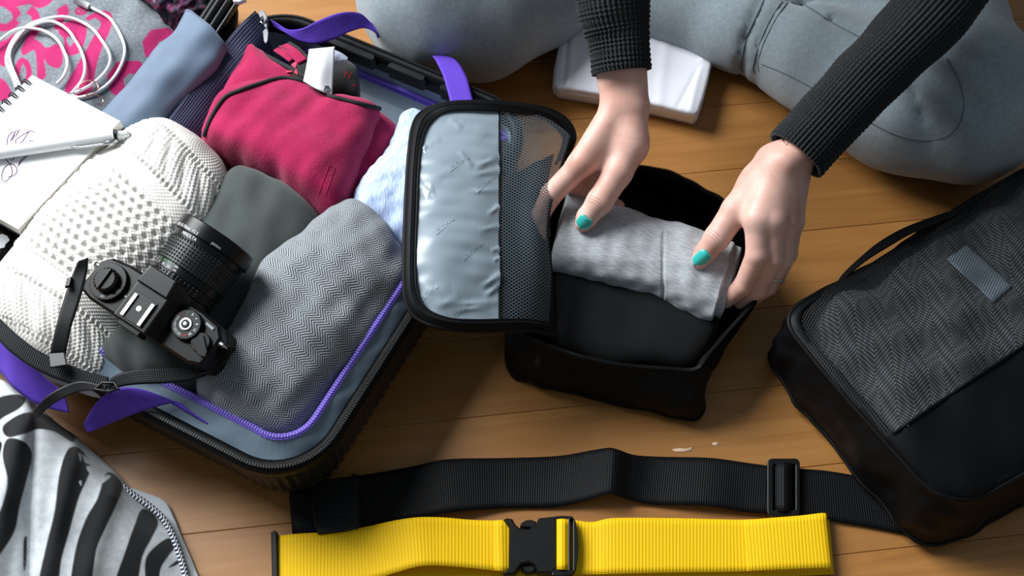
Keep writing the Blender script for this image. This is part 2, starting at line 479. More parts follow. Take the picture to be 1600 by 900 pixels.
# ================================================================== suitcase
c4 = [W(405, 10, .1), W(868, 185, .1), W(446, 772, .1), W(-12, 512, .1)]
SCc = sum(c4) / 4; SCc[2] = 0
eu = (c4[1] - c4[0]) + (c4[2] - c4[3]); eu[2] = 0; eu /= np.linalg.norm(eu)
ev = np.array([eu[1], -eu[0], 0])
SW = (np.linalg.norm(c4[1] - c4[0]) + np.linalg.norm(c4[2] - c4[3])) / 2; SL = (np.linalg.norm(c4[2] - c4[1]) + np.linalg.norm(c4[3] - c4[0])) / 2; SR = .068
print('case', SW, SL)
def rr(wd, ln, r, n=400):
    P = []
    for cx, cy, a0 in ((wd / 2 - r, ln / 2 - r, 0), (-wd / 2 + r, ln / 2 - r, 90), (-wd / 2 + r, -ln / 2 + r, 180), (wd / 2 - r, -ln / 2 + r, 270)):
        for k in range(13):
            a = math.radians(a0 + 90 * k / 12); P.append((cx + r * math.cos(a), cy + r * math.sin(a)))
    P = even(np.array(P), n, True)
    T = np.roll(P, -1, 0) - np.roll(P, 1, 0); T /= np.linalg.norm(T, axis=1, keepdims=True)
    return P, np.stack([T[:, 1], -T[:, 0]], 1)
NL = 640
RP, RN = rr(SW, SL, SR, NL)
per = np.linalg.norm(np.roll(RP, -1, 0) - RP, axis=1).sum(); arc = np.arange(NL) / NL * per
def s_loop(off, z, c=None, sgn=1):
    """loop of the case at an inward offset and height (arrays or numbers)"""
    off = np.broadcast_to(off, (NL,)); z = np.broadcast_to(z, (NL,))
    p = RP - RN * off[:, None]
    c = SCc if c is None else c
    return c + eu * p[:, :1] + ev * p[:, 1:] + np.array([0, 0, 1.]) * z[:, None]
case = thing('suitcase', 'open black ribbed cabin suitcase with grey lining and purple trim, packed with clothes', 'suitcase', SCc)
SHELL = plain('ribbed_shell', (24, 25, 28), .34)
def make_shell(c, name):
    rib = .0016 * np.sin(2 * math.pi * arc / .0115)
    prof = [(.06, 0), (.03, .002), (.016, .009), (.009, .022), (.005, .045), (.003, .070), (.002, .082), (0, .084), (0, .099), (.005, .101), (.007, .097), (.007, .03), (.02, .010), (.06, .006)]
    G = np.array([s_loop(o + (rib * min(1, i / 2) if i < 7 else 0), z, c) for i, (o, z) in enumerate(prof)])
    F = grid_faces(len(prof), NL, True); F += [tuple(range(NL))[::-1], tuple((len(prof) - 1) * NL + k for k in range(NL))]
    return obj(name, G.reshape(-1, 3), F, SHELL, case)
make_shell(SCc, 'shell')
SC2 = SCc - eu * (SW + .006)
make_shell(SC2, 'shell')
wfar = np.clip(-RN[:, 1], 0, 1) ** 1.5
def band(name, prof, mat, c=None, disp=None):
    G = np.array([s_loop(o, z, c) for o, z in prof])
    if disp is not None: G[..., 2] += disp(G)
    V = G.reshape(-1, 3); uv = np.stack(np.meshgrid(np.arange(len(prof)) * .01, arc, indexing='ij'), -1).reshape(-1, 2)
    return obj(name, V, grid_faces(len(prof), NL, True), mat, case, uv=uv)
def teeth(name, off, z, mat, step=.0028, sz=(.0009, .0016, .0007), c=None, parent=None):
    mb = MB(); L = s_loop(off, z, c); E = even(L, int(per / step), True)
    T = np.roll(E, -1, 0) - np.roll(E, 1, 0); T /= np.linalg.norm(T, axis=1, keepdims=True)
    up = np.array([0, 0, 1.])
    for p, t in zip(E, T):
        b = np.cross(t, up); mb.box(p, t * sz[0], b * sz[1], up * sz[2])
    return mb.obj(name, mat, parent, kind='stuff', smooth=False)
ztp = band('zipper_tape', [(-.0015, .094), (-.003, .099), (-.001, .104), (.004, .1055), (.009, .105), (.011, .100 - .006 * wfar)], BLACK_FAB)
teeth('zipper_teeth', .002, .1062, BLACK_PL, parent=ztp)
fz = .078 - .0 * wfar; wrt = np.clip(RN[:, 0], 0, 1); zo = .031 - .021 * wfar - .007 * wrt; wh = np.clip(-RN[:, 0], 0, 1) ** 1.5; zz = .115 - .055 * wfar - .07 * wh
band('inner_frame', [(.010, .1005), (.0105, .101 - .022 * wfar)], BLACK_PL)
wr = lambda G: .0022 * waves(G, .035, 3) * np.linspace(0, 1, len(G))[:, None] * np.linspace(1, .0, len(G))[:, None] * 3
band('lining', [(.0103, .1035 - .022 * wfar), (.0103 + (zo - .0103) * .3, .108 - .032 * wfar - .03 * wh), (.0103 + (zo - .0103) * .7, .112 - .046 * wfar - .055 * wh), (zo - .001, zz + .0005)], GREY_LIN, disp=wr)
pzp = band('purple_zipper', [(zo - .002, zz + .001), (zo + .001, zz + .0025), (zo + .005 - .004 * wfar, zz + .001 - .006 * wfar), (zo + .006 - .004 * wfar, zz - .004 - .006 * wfar)], PURPLE_ZIP)
teeth('purple_zipper_teeth', zo + .0018 - .0003 * wfar, zz + .0025 - .0022 * wfar, plain('purple_teeth', (130, 106, 215), .45), .003, (.0009, .0018, .0006), parent=pzp)
zi = zo + .006 - .004 * wfar
band('lining', [(zi, zz - .004 - .006 * wfar), (zi + .004, zz - .03), (zi + .006, .03), (zi + .03, .010), (.10, .008)], GREY_LIN)
V = s_loop(.09, .0085); obj('base_lining', V, [tuple(range(NL))], GREY_LIN, case)
band('lining', [(.0103, .1035), (.013, .095), (.018, .03), (.03, .010), (.10, .008)], GREY_LIN, SC2)
obj('base_lining', s_loop(.09, .0085, SC2), [tuple(range(NL))], GREY_LIN, case)
band('zipper_tape', [(-.0015, .094), (-.003, .099), (-.001, .104), (.004, .1055), (.009, .105), (.011, .100)], BLACK_FAB, SC2)
# hinge strip between the halves
hp = SCc - eu * (SW / 2 + .003)
hs = MB()
hs.box(hp + np.array([0, 0, .098]), eu * .012, ev * (SL / 2 - .05), np.array([0, 0, .003])); hs.obj('hinge_strip', BLACK_FAB, case)
# latch blocks on the far rim
for a, ln in ((-.055, .03), (.02, .022), (.085, .018)):
    mb = MB(); cc = SCc + eu * a - ev * (SL / 2 - .0135) + np.array([0, 0, .092])
    V, F = extrude_world([(-ln, -.004), (ln, -.004), (ln + .003, .001), (ln, .005), (-ln, .005), (-ln - .003, .001)], -.008, .011, .0012)
    V = cc + V[:, :1] * eu + V[:, 1:2] * ev + V[:, 2:] * np.array([0, 0, 1.])
    obj('latch_block', V, F, BLACK_PL, case, smooth=False)
# navy net flap on the hinge side
NAVY = Nt('navy_net'); _u, _v = NAVY.uv()
_a = NAVY.math('SINE', NAVY.math('MULTIPLY', NAVY.math('ADD', _u, _v), 2 * math.pi / .0065)); _b = NAVY.math('SINE', NAVY.math('MULTIPLY', NAVY.math('SUBTRACT', _u, _v), 2 * math.pi / .0065))
_h = NAVY.math('MULTIPLY', _a, _b)
NAVY.set(Base_Color=NAVY.mix(NAVY.math('MULTIPLY_ADD', _h, .5, .5), lin((22, 26, 48)), lin((44, 54, 96))), Roughness=.6); NAVY.bump(_h, .5, .001)
G = patch_grid([[(398, 18, .118), (418, 52, .104), (428, 85, .08), (425, 120, .045)],
                [(350, 68, .118), (375, 100, .108), (385, 140, .08), (375, 180, .045)],
                [(275, 170, .118), (300, 195, .105), (330, 225, .08), (330, 260, .045)],
                [(180, 290, .118), (220, 310, .105), (250, 340, .08), (250, 370, .045)],
                [(60, 440, .118), (110, 450, .105), (140, 470, .08), (150, 500, .045)]], 70, 24, lambda G: .003 * waves(G, .09, 5))
V, F, uv = shell_geo(G, .0015); obj('net_flap', V, F, NAVY.m, case, uv=uv)
# purple elastic straps
for pr in ([((414, 26, .104), (417, 33, .10)), ((432, 36, .107), (430, 42, .10)), ((450, 46, .112), (446, 51, .107)), ((474, 44, .126), (468, 64, .108)), ((500, 31, .136), (492, 69, .112)), ((532, 20, .138), (520, 62, .116)), ((560, 20, .128), (546, 50, .118)), ((576, 32, .114), (570, 44, .112)), ((590, 47, .106), (586, 51, .106)), ((596, 56, .10), (590, 60, .10))],
           [((676, 88, .104), (688, 86, .1)), ((681, 95, .109), (712, 94, .107)), ((692, 118, .114), (728, 118, .112)), ((700, 145, .118), (736, 145, .116)), ((706, 170, .120), (742, 170, .118)), ((712, 200, .115), (748, 200, .115))],
           [((131, 664, .07), (138, 676, .066)), ((140, 645, .092), (166, 664, .078)), ((158, 622, .115), (208, 647, .104)), ((186, 606, .126), (246, 635, .114)), ((225, 610, .122), (280, 630, .116)), ((262, 627, .114), (300, 645, .113)), ((300, 648, .108), (325, 662, .108))],
           [((-40, 480, .11), (-50, 560, .06)), ((0, 515, .12), (-2, 580, .08)), ((22, 540, .122), (22, 606, .09)), ((44, 562, .12), (55, 630, .09)), ((70, 590, .11), (84, 640, .09)), ((100, 612, .1), (108, 645, .09))]):
    V, F, uv = ribbon_geo(pr, 70, 9, .0014); obj('elastic_strap', V, F, PURPLE, case, uv=uv)
# zip pull
mb = MB()
V, F = extrude_px([(402, 20), (407, 14), (413, 17), (417, 24), (418, 31), (412, 33), (406, 30)], .100, .112, .001); mb.add(V, F)
mb.tube(Ws([(411 + 4 * math.cos(a), 31 + 5 * math.sin(a), .114) for a in np.linspace(0, 6.28, 16)[:-1]]), .0011, 6, True)
V, F = extrude_px([(409, 33), (416, 33), (419, 50), (418, 64), (415, 68), (412, 64), (410, 50)], .106, .1085, .0007); mb.add(V, F)
mb.obj('zip_pull', SILVER, case, smooth=False)

# ================================================================== clothes in the case
def knit_disp(UV, N):
    u, v = UV[..., 0], UV[..., 1]
    d = np.zeros_like(u)
    # bobble field across the middle, twisted cables on both sides, ribs at the ends
    s_ = .0112; r_ = np.floor(u / (s_ * .866)); hole = np.zeros_like(u)
    for k in (-1, 0, 1):
        rk = r_ + k; x_ = u - (rk + .5) * s_ * .866; y_ = np.mod(v + np.where(np.mod(rk, 2) == 0, 0, s_ / 2), s_) - s_ / 2
        hole = np.maximum(hole, np.exp(-((x_ / .0022) ** 2 + (y_ / .0026) ** 2)))
    mid = (u > .095) & (u < .215)
    d += np.where(mid, .0016 - .0046 * hole + .0005 * np.sin(2 * math.pi * (u + v) / .0037), 0)
    for c0, w in ((.050, .040), (.262, .040), (.325, .030)):
        x = (u - c0) / w * 2; ins = np.abs(x) < 1
        s1 = np.cos(math.pi * (x - .55 * np.sin(v * 2 * math.pi / .042))) ; s2 = np.cos(math.pi * (x + .55 * np.sin(v * 2 * math.pi / .056 + .6)))
        rope = np.sqrt(np.clip(1 - x * x, 0, 1)) * (.35 + .65 * np.abs(np.sin(math.pi * (v / .026 + .5 * x))))
        d += np.where(ins, .0042 * rope + .0005 * np.sin(2 * math.pi * (v / .0060 + x * 1.2)), 0)
        for e in (-1, 1):
            g = np.exp(-((x - e * 1.15) / .13) ** 2)
            d += .0016 * g * np.sin(2 * math.pi * v / .0065)
    d += .0006 * np.sin(2 * math.pi * u / .0046) * np.sin(2 * math.pi * v / .0052)
    return d
CREAM = cloth_mat('cream_wool', (240, 238, 232), (222, 219, 212), 50, 700, .5, .95, .25, .0012)
V, F, uv = loft_geo([((285, 198, .10), (366, 285, .09), .045, .05), ((222, 210, .105), (348, 335, .09), .052, .055), ((150, 262, .105), (310, 408, .09), .055, .06), ((90, 322, .105), (262, 468, .088), .055, .06), ((38, 378, .105), (214, 515, .085), .053, .055), ((4, 425, .105), (200, 548, .085), .050, .05), ((-14, 485, .1), (180, 588, .085), .044, .045), ((-20, 530, .095), (150, 622, .085), .036, .045)],
                    430, 400, 2.3, .10, lambda G: .0032 * waves(G, .13, 11) + .0006 * waves(G, .05, 12), 2.4, knit_disp)
obj('knit_sweater', V, F, CREAM, label='rolled cream white cable knit sweater beside the camera', cat='sweater', uv=uv)
SAGE = cloth_mat('dark_sage_cotton', (62, 70, 68), (50, 58, 57), 25, 1100, .15, .8, .2)
V, F, uv = loft_geo([((392, 264, .09), (508, 338, .085), .03, .04), ((350, 290, .09), (494, 388, .085), .044, .05), ((300, 370, .09), (440, 450, .085), .042, .05), ((240, 450, .095), (380, 540, .09), .044, .05), ((190, 520, .10), (330, 600, .095), .046, .055), ((150, 565, .10), (300, 640, .095), .036, .055)],
                    150, 120, 2.5, .10, lambda G: .0042 * waves(G * [1, .7, .6], .10, 21) + .0016 * waves(G * [1.5, .5, .5], .045, 22))
obj('folded_shirt', V, F, SAGE, label='dark sage green cotton shirt rolled up under the camera lens', cat='shirt', uv=uv)
HERR = herringbone('grey_herringbone', (176, 182, 188), (34, 38, 44), .009, .0034)
V, F, uv = loft_geo([((556, 312, .09), (630, 372, .09), .035, .05), ((505, 346, .095), (640, 432, .09), .05, .055), ((436, 412, .095), (604, 522, .09), .056, .06), ((388, 482, .095), (543, 600, .09), .056, .06), ((336, 556, .095), (476, 672, .09), .052, .055), ((276, 606, .09), (400, 704, .09), .040, .05)],
                    170, 150, 2.4, .13, lambda G: .0035 * waves(G, .10, 31) + .0012 * waves(G, .035, 32), 2.3)
obj('herringbone_scarf', V, F, HERR, label='grey herringbone wool scarf rolled in the near corner of the suitcase', cat='scarf', uv=uv)
BLUE = Nt('pale_blue_marl'); _u, _v = BLUE.uv()
_m = BLUE.n('Mapping'); _m.inputs['Scale'].default_value = (160, 30, 1); _m.inputs['Rotation'].default_value = (0, 0, .5); BLUE.l(BLUE.n('TexCoord').outputs['UV'], _m.inputs[0])
_n = BLUE.noise(3.5, 4, .6, _m.outputs[0])
BLUE.set(Base_Color=BLUE.ramp(_n, [(.3, lin((150, 168, 222))), (.5, lin((184, 204, 240))), (.75, lin((226, 236, 250)))]), Roughness=.92, Sheen_Weight=.2); BLUE.bump(_n, .5, .0015)
V, F, uv = puff_geo([(672, 172, .105), (640, 176, .11), (618, 205, .11), (585, 262, .10), (545, 335, .095), (560, 362, .09), (632, 400, .09), (700, 410, .09), (750, 330, .09), (745, 215, .095), (710, 180, .1)], (650, 290), .135, .012, 200, 46, 3.2, .5, lambda G: .0035 * waves(G, .08, 41) + .001 * waves(G, .02, 42))
obj('knit_jumper', V, F, BLUE.m, label='pale blue marled knit jumper under the grey packing cube flap', cat='jumper', uv=uv)

# ---- magenta fleece
FLEECE = cloth_mat('magenta_fleece', (176, 22, 84), (144, 11, 62), 45, 380, .6, .95, .12, .0016, .6)
fle = thing('fleece_jacket', 'folded magenta fleece jacket with black piping and a white label', 'jacket', W(470, 230, .012))
V, F, uv = puff_geo([(560, 170, .10), (600, 180, .1), (624, 206, .095), (604, 250, .09), (552, 338, .08), (505, 345, .08), (450, 305, .08), (400, 240, .085), (430, 190, .1)], (520, 250), .112, .012, 160, 30, 6, .5, lambda G: .002 * waves(G, .06, 52))
obj('folded_layer', V, F, FLEECE, fle, uv=uv)
V, F, uv = puff_geo([(387, 76, .10), (405, 82, .105), (440, 100, .115), (480, 122, .12), (500, 150, .12), (440, 190, .12), (370, 190, .11), (344, 165, .1), (360, 128, .1)], (425, 150), .125, .03, 120, 24, 4, .5, lambda G: .002 * waves(G, .06, 53))
obj('folded_layer', V, F, FLEECE, fle, uv=uv)
V, F, uv = puff_geo([(350, 152, .118), (378, 140, .122), (405, 130, .124), (440, 121, .126), (474, 126, .126), (508, 146, .126), (548, 157, .124), (593, 168, .122), (584, 200, .12), (562, 255, .115), (534, 325, .108), (518, 337, .105), (482, 322, .105), (430, 290, .105), (380, 264, .105), (335, 242, .105), (317, 218, .108), (330, 180, .114)], (462, 215), .146, .03, 220, 50, 5, .55, lambda G: .0032 * waves(G, .10, 54) + .0012 * waves(G, .04, 55))
fo = obj('folded_front', V, F, FLEECE, fle, uv=uv); ft = bvh_of(fo)
PIPE = plain('black_piping', (22, 20, 26), .8, bump=(900, .4))
mb = MB()
mb.tube(drape(spx([(320, 212), (332, 182), (352, 153), (378, 141), (405, 132), (440, 123), (474, 128), (508, 148), (548, 159), (592, 170)], 90), ft, .0008, .12), .0026, 8)
mb.tube(cat_rom(Ws([(387, 76, .107), (405, 82, .112), (440, 100, .122), (470, 116, .127), (490, 128, .128)]), 40), .003, 8)
mb.obj('piping', PIPE, fo)
mb = MB()   # pocket welt stitched near the fold
for a, b in (((514, 258), (498, 303)), ((523, 262), (508, 306)), ((514, 258), (523, 262))):
    mb.tube(drape(spx([a, ((a[0] + b[0]) / 2, (a[1] + b[1]) / 2), b], 14), ft, .0001, .12), .0005, 6)
mb.obj('pocket_seam', FLEECE, fo)
for pr in ([((428, 80, .115), (437, 74, .117)), ((440, 88, .122), (450, 80, .124)), ((452, 97, .125), (466, 88, .127))],
           [((437, 74, .12), (452, 68, .122)), ((452, 86, .128), (468, 78, .13)), ((466, 100, .13), (482, 92, .132))]):
    V, F, uv = ribbon_geo(pr, 20, 6, .003); lp = obj('sleeve_fold', V, F, FLEECE, fle, uv=uv)
    mb = MB(); mb.tube(cat_rom(Ws([p[1] for p in pr]), 20) + np.array([0, 0, .001]), .0022, 6); mb.obj('piping', PIPE, lp)
V, F, uv = puff_geo([(448, 112, .118), (468, 94, .122), (500, 86, .124), (530, 90, .124), (555, 103, .122), (560, 122, .12), (556, 152, .118), (520, 156, .118), (480, 134, .12), (458, 124, .118)], (510, 122), .132, .09, 90, 20, 3, .5)
co = obj('collar', V, F, cloth_mat('black_fleece', (18, 16, 20), (10, 9, 12), 50, 500, .4, .9, .2), fle, uv=uv, label='black collar lining with red print')
ct = bvh_of(co); REDP = plain('red_print', (170, 26, 50), .8)
def px_text(s, cx, cy, size, rot, tree, off, mat, name, parent, shear=0):
    V, F = text_geo(s, size); ca, sa = math.cos(rot), math.sin(rot)
    P = np.c_[cx + (V[:, 0] + shear * V[:, 1]) * ca + V[:, 1] * sa, cy + V[:, 0] * sa - V[:, 1] * ca]
    return obj(name, drape(P, tree, off, .1), F, mat, parent, smooth=False)
px_text('N', 543, 118, 15, .25, ct, .0006, REDP, 'print', co); px_text('A', 553, 134, 9, .4, ct, .0006, REDP, 'print', co)
mb = MB()
for tri in ([(442, 114), (452, 104), (458, 112)], [(456, 102), (466, 95), (462, 108)], [(448, 119), (458, 116), (456, 122)], [(460, 113), (464, 108), (466, 117)]):
    P = drape(tri, ct, .0012, .122); mb.add(P, [(0, 1, 2)])
mb.obj('print', plain('coral_print', (226, 50, 84), .8), co, smooth=False)
PAPER = cloth_mat('white_satin', (242, 243, 245), (232, 234, 238), 30, 1200, .1, .6, 0)
G = patch_grid([[(483, 77, .158), (503, 75, .160), (523, 73, .158)], [(479, 103, .151), (500, 107, .156), (521, 109, .151)], [(474, 127, .142), (496, 140, .145), (519, 149, .140)]], 24, 16)
V, F, uv = shell_geo(G, .0006); tg = obj('care_label', V, F, PAPER, fle, uv=uv, label='white satin care label'); tt = bvh_of(tg)
mb = MB(); mb.tube(drape([(511 + 4.2 * math.cos(a) * (1 + .2 * math.sin(3 * a)), 139 + 4.6 * math.sin(a)) for a in np.linspace(0, 6, 26)], tt, .0004, .14), .0006, 5)
mb.tube(drape([(507, 134), (511, 138), (514, 136), (510, 143)], tt, .0004, .14), .0005, 5); mb.obj('washing_mark', plain('grey_ink', (90, 98, 110), .7), tg)
V, F, uv = ribbon_geo([((523, 78, .15), (523, 100, .148)), ((534, 83, .15), (533, 95, .148)), ((544, 90, .148), (543, 94, .147))], 16, 6, .0005)
obj('size_label', V, F, cloth_mat('lilac_label', (178, 182, 200), (130, 140, 165), 200, 900, .2), fle, uv=uv)
# ================================================================== things in the left half
def poly_sdf(px, py, poly):
    """signed distance in pixels to a closed outline, negative inside"""
    P = np.array(poly, float); Q = np.roll(P, -1, 0)
    x = px.ravel(); y = py.ravel(); d = np.full(x.shape, 1e9); ins = np.zeros(x.shape, bool)
    sel = (x > P[:, 0].min() - 4) & (x < P[:, 0].max() + 4) & (y > P[:, 1].min() - 4) & (y < P[:, 1].max() + 4)
    if not sel.all():
        out = np.full(x.shape, 1e9)
        if sel.any(): out[sel] = poly_sdf(x[sel], y[sel], poly)
        return out.reshape(px.shape)
    for a, b in zip(P, Q):
        e = b - a; t = np.clip(((x - a[0]) * e[0] + (y - a[1]) * e[1]) / max(e @ e, 1e-9), 0, 1)
        d = np.minimum(d, np.hypot(x - a[0] - t * e[0], y - a[1] - t * e[1]))
        c = ((a[1] > y) != (b[1] > y)) & (x < (b[0] - a[0]) * (y - a[1]) / (b[1] - a[1] + 1e-12) + a[0]); ins ^= c
    return np.where(ins, -d, d).reshape(px.shape)
def smooth_poly(p, n=6): return cat_rom(np.array(p, float), len(p) * n, True)
def mask(G, shapes, holes=(), soft=.7, smooth=True):
    px, py = topx(G); f = np.full(px.shape, 1e9)
    for s in shapes: f = np.minimum(f, poly_sdf(px, py, smooth_poly(s) if smooth else s))
    for s in holes: f = np.maximum(f, -poly_sdf(px, py, smooth_poly(s) if smooth else s))
    return np.clip(.5 - f / (2 * soft), 0, 1)
def stroke(pts, w0, w1=None, n=24):
    """outline of a brush stroke of varying width"""
    P = spx(pts, n); T = np.gradient(P, axis=0); T /= np.maximum(np.linalg.norm(T, axis=1, keepdims=True), 1e-9)
    N = np.stack([-T[:, 1], T[:, 0]], 1); w = np.linspace(w0, w1 if w1 is not None else w0, n)[:, None] / 2
    return np.vstack([P + N * w, (P - N * w)[::-1]]).tolist()

def two_tone(name, attr, ca, ca2, cb, cb2, nscale=300, bs=.3, fine=900):
    n = Nt(name); at = n.n('Attribute', attribute_name=attr); nz = n.noise(nscale, 3, .6)
    f = n.ramp(nz, [(.35, (0, 0, 0, 1)), (.65, (1, 1, 1, 1))])
    n.set(Base_Color=n.mix(at.outputs['Fac'], n.mix(f, lin(ca2), lin(ca)), n.mix(f, lin(cb2), lin(cb))), Roughness=.9, Sheen_Weight=.1)
    n.bump(n.noise(fine, 3, .7), bs, .0008); return n.m

# ---- grey T-shirt with pink lettering
G = patch_grid([[(-160, -120, .07), (60, -90, .085), (210, -40, .09), (330, 0, .07)],
                [(-160, 0, .09), (60, 0, .10), (205, -5, .10), (285, 38, .085)],
                [(-160, 120, .09), (60, 110, .105), (180, 90, .105), (262, 95, .09)],
                [(-160, 240, .09), (30, 220, .105), (130, 190, .105), (205, 190, .085)],
                [(-160, 380, .085), (0, 340, .095), (60, 320, .095), (110, 320, .08)]], 420, 400, lambda G: .0035 * waves(G, .13, 61) + .0012 * waves(G, .05, 62))
LET = [stroke([(-6, 2), (12, 8), (26, 22), (24, 36), (8, 44), (-8, 40)], 14, 12), stroke([(10, 6), (40, 0), (62, -2), (84, -8)], 20, 14), [(38, -4), (60, -10), (84, -6), (80, 6), (64, 14), (50, 10)],
       stroke([(46, 16), (56, 26), (56, 48), (46, 62), (38, 82)], 14, 10), stroke([(96, 12), (100, 20), (94, 30), (92, 48)], 17, 12),
       [(48, 62), (62, 66), (74, 76), (90, 70), (98, 84), (98, 100), (90, 108), (76, 102), (70, 94), (72, 120), (60, 124), (58, 96), (54, 80), (38, 88), (35, 80)],
       [(92, 50), (104, 36), (118, 34), (132, 40), (136, 52), (132, 70), (124, 84), (110, 88), (102, 78), (100, 62)],
       [(136, 28), (152, 20), (166, 18), (176, 28), (172, 50), (160, 76), (150, 108), (144, 140), (134, 150), (112, 148), (102, 140), (116, 112), (134, 82), (148, 56), (158, 40), (150, 30), (138, 34)],
       stroke([(26, 122), (30, 104), (36, 96), (44, 104), (46, 120), (40, 134)], 9, 9), [(-10, 72), (12, 62), (24, 54), (20, 74), (10, 90), (8, 106), (-2, 100), (-10, 92)],
       [(-10, 122), (6, 126), (16, 140), (20, 154), (8, 160), (-10, 152)]]
ANG = [[(222, 66), (236, 48), (262, 44), (273, 52), (268, 62), (258, 64), (248, 66), (244, 78), (246, 86), (236, 97), (226, 88)],
       [(167, 118), (184, 97), (218, 96), (224, 104), (212, 117), (202, 116), (193, 124), (194, 134), (200, 140), (186, 155), (172, 144)],
       [(116, 18), (122, 12), (134, 12), (138, 18), (132, 25), (120, 25)]]
HOL = [stroke([(28, 34), (36, 26), (38, 40)], 6), [(104, 62), (112, 58), (116, 66), (110, 74)], [(120, 19), (126, 15), (133, 17), (128, 22)], [(2, 36), (10, 28), (12, 38)]]
mk = np.maximum(mask(G, LET, HOL), mask(G, ANG, HOL[2:3], .7, False)); mk = np.maximum(mk, mask(G, [[(124, 17), (129, 16), (130, 20), (125, 21)]]))
V, F, uv = shell_geo(G, .003); SHIRT = two_tone('grey_jersey_pink_print', 'print', (126, 132, 138), (100, 108, 116), (176, 5, 96), (164, 4, 88))
ts = obj('printed_tshirt', V, F, SHIRT, label='grey t-shirt with bright pink lettering beneath the notebook', cat='t-shirt', uv=uv, attr={'print': np.r_[mk.ravel(), mk.ravel()]})
tsb = bvh_of(ts)

# ---- multicoloured scarf at the far edge
n = Nt('mixed_yarn'); nz = n.noise(55, 4, .7); vo = n.n('TexVoronoi'); vo.inputs['Scale'].default_value = 120; n.l(n.n('TexCoord').outputs['Object'], vo.inputs['Vector'])
cc = n.ramp(nz, [(.3, lin((18, 22, 40))), (.45, lin((40, 44, 78))), (.52, lin((150, 30, 60))), (.58, lin((70, 60, 120))), (.66, lin((190, 160, 150)))])
n.set(Base_Color=n.mix(n.math('MULTIPLY', vo.outputs['Distance'], 1.2), cc, lin((14, 16, 28))), Roughness=.95); n.bump(vo.outputs['Distance'], .8, .003)
V, F, uv = puff_geo([(205, -14, .11), (235, 4, .112), (262, 22, .112), (300, 42, .105), (330, 20, .1), (350, -20, .1), (340, -60, .1), (240, -70, .1), (190, -40, .1)], (275, -15), .13, .012, 120, 26, 3, .5, lambda G: .0035 * waves(G, .03, 71) + .002 * waves(G, .012, 72))
obj('wool_scarf', V, F, n.m, label='multicoloured navy and red chunky wool scarf behind the umbrella', cat='scarf', uv=uv)

# ---- umbrella in its sleeve
um = thing('folding_umbrella', 'folding umbrella in a grey blue sleeve along the suitcase hinge', 'umbrella', W(255, 130, .105))
SLEEVE = cloth_mat('blue_grey_sleeve', (104, 122, 144), (94, 112, 134), 22, 1300, .1, .6, .1)
V, F, uv = loft_geo([((292, 24, .125), (353, 76, .122), .019, .02), ((270, 54, .123), (338, 104, .120), .020, .02), ((230, 102, .119), (300, 144, .116), .020, .02), ((183, 155, .113), (252, 190, .110), .018, .02), ((140, 205, .107), (205, 240, .105), .014, .02), ((105, 255, .103), (165, 285, .102), .012, .02)], 80, 60, 2.2, 0,
                    lambda G: .0009 * np.sin(topx(G)[0] * .11 + topx(G)[1] * .09) + .0012 * waves(G, .06, 81))
V = V.copy(); slv = obj('sleeve', V, F[:-2] + [F[-1]], SLEEVE, um, uv=uv)
rim = V[:60]; mb = MB(); mb.tube(rim + (rim - V[60:120]) * .2, .0012, 6, True); mb.obj('sleeve_hem', SLEEVE, slv)
axis = W(348, 10, .1265) - W(322, 50, .1235); axis /= np.linalg.norm(axis); sd = np.cross(axis, [0, 0, 1.]); sd /= np.linalg.norm(sd)
c0 = W(302, 80, .1205)
mb = MB(); P = np.array([c0 + axis * t for t in np.linspace(0, .135, 20)]); mb.tube(P, .0115, 14)
for k in range(8):
    a = k * math.pi / 4; o_ = sd * math.cos(a) * .011 + np.array([0, 0, 1.]) * math.sin(a) * .011
    mb.tube(P + o_, .0045, 6)
fcn = mb.obj('folded_canopy', BLACK_PL, um)
for s, h in ((-.0145, .004), (.0145, .005), (0, .0145)):
    mb = MB(); mb.tube(P + sd * s + np.array([0, 0, h]), .0009, 6); mb.obj('rib', SILVER, fcn)
V, F = extrude_px([(360, -10), (380, -12), (384, -2), (372, 3), (364, 0)], .138, .144, .0003); obj('tag', V, F, PAPER, um)

# ---- notebook, pen, cable, clip
nbk = thing('spiral_notebook', 'open spiral notebook with purple handwriting on a blank white page', 'notebook', W(40, 235, .11))
zt = .142; A_, B_, C_ = W(50, 117, zt), W(188, 189, zt), W(33, 361, zt)
e1 = B_ - A_; e2 = C_ - B_; e2 = e2 - e1 * (e1 @ e2) / (e1 @ e1)
D_ = A_ + e2; C_ = B_ + e2
def nb_plate(z0, z1, grow, name, mat):
    c = (A_ + C_) / 2; pts = [c + (p - c) * (1 + grow) for p in (A_, B_, C_, D_)]
    V, F = extrude_world(np.array(pts)[:, :2], z0, z1, .0004); return obj(name, V, F, mat, nbk, smooth=False)
PAGE = cloth_mat('white_page', (246, 246, 244), (240, 240, 240), 12, 500, .03, .8, 0)
EDGE = Nt('page_edges'); _z = EDGE.n('SeparateXYZ'); EDGE.l(EDGE.n('TexCoord').outputs['Object'], _z.inputs[0])
_s = EDGE.math('SINE', EDGE.math('MULTIPLY', _z.outputs[2], 2 * math.pi / .0011)); EDGE.set(Base_Color=EDGE.mix(EDGE.math('MULTIPLY_ADD', _s, .3, .5), lin((178, 172, 160)), lin((236, 232, 224))), Roughness=.85)
nb_plate(zt - .014, zt - .012, .012, 'back_cover', plain('black_cover', (26, 28, 34), .6)); nb_plate(zt - .012, zt - .0012, 0, 'page_block', EDGE.m)
pg = nb_plate(zt - .0010, zt, 0, 'page', PAGE); pgt = bvh_of(pg)
u2 = (D_ - A_) / np.linalg.norm(D_ - A_); inn = (B_ - A_) / np.linalg.norm(B_ - A_)
WIRE = plain('dark_wire', (34, 38, 46), .35, .6)
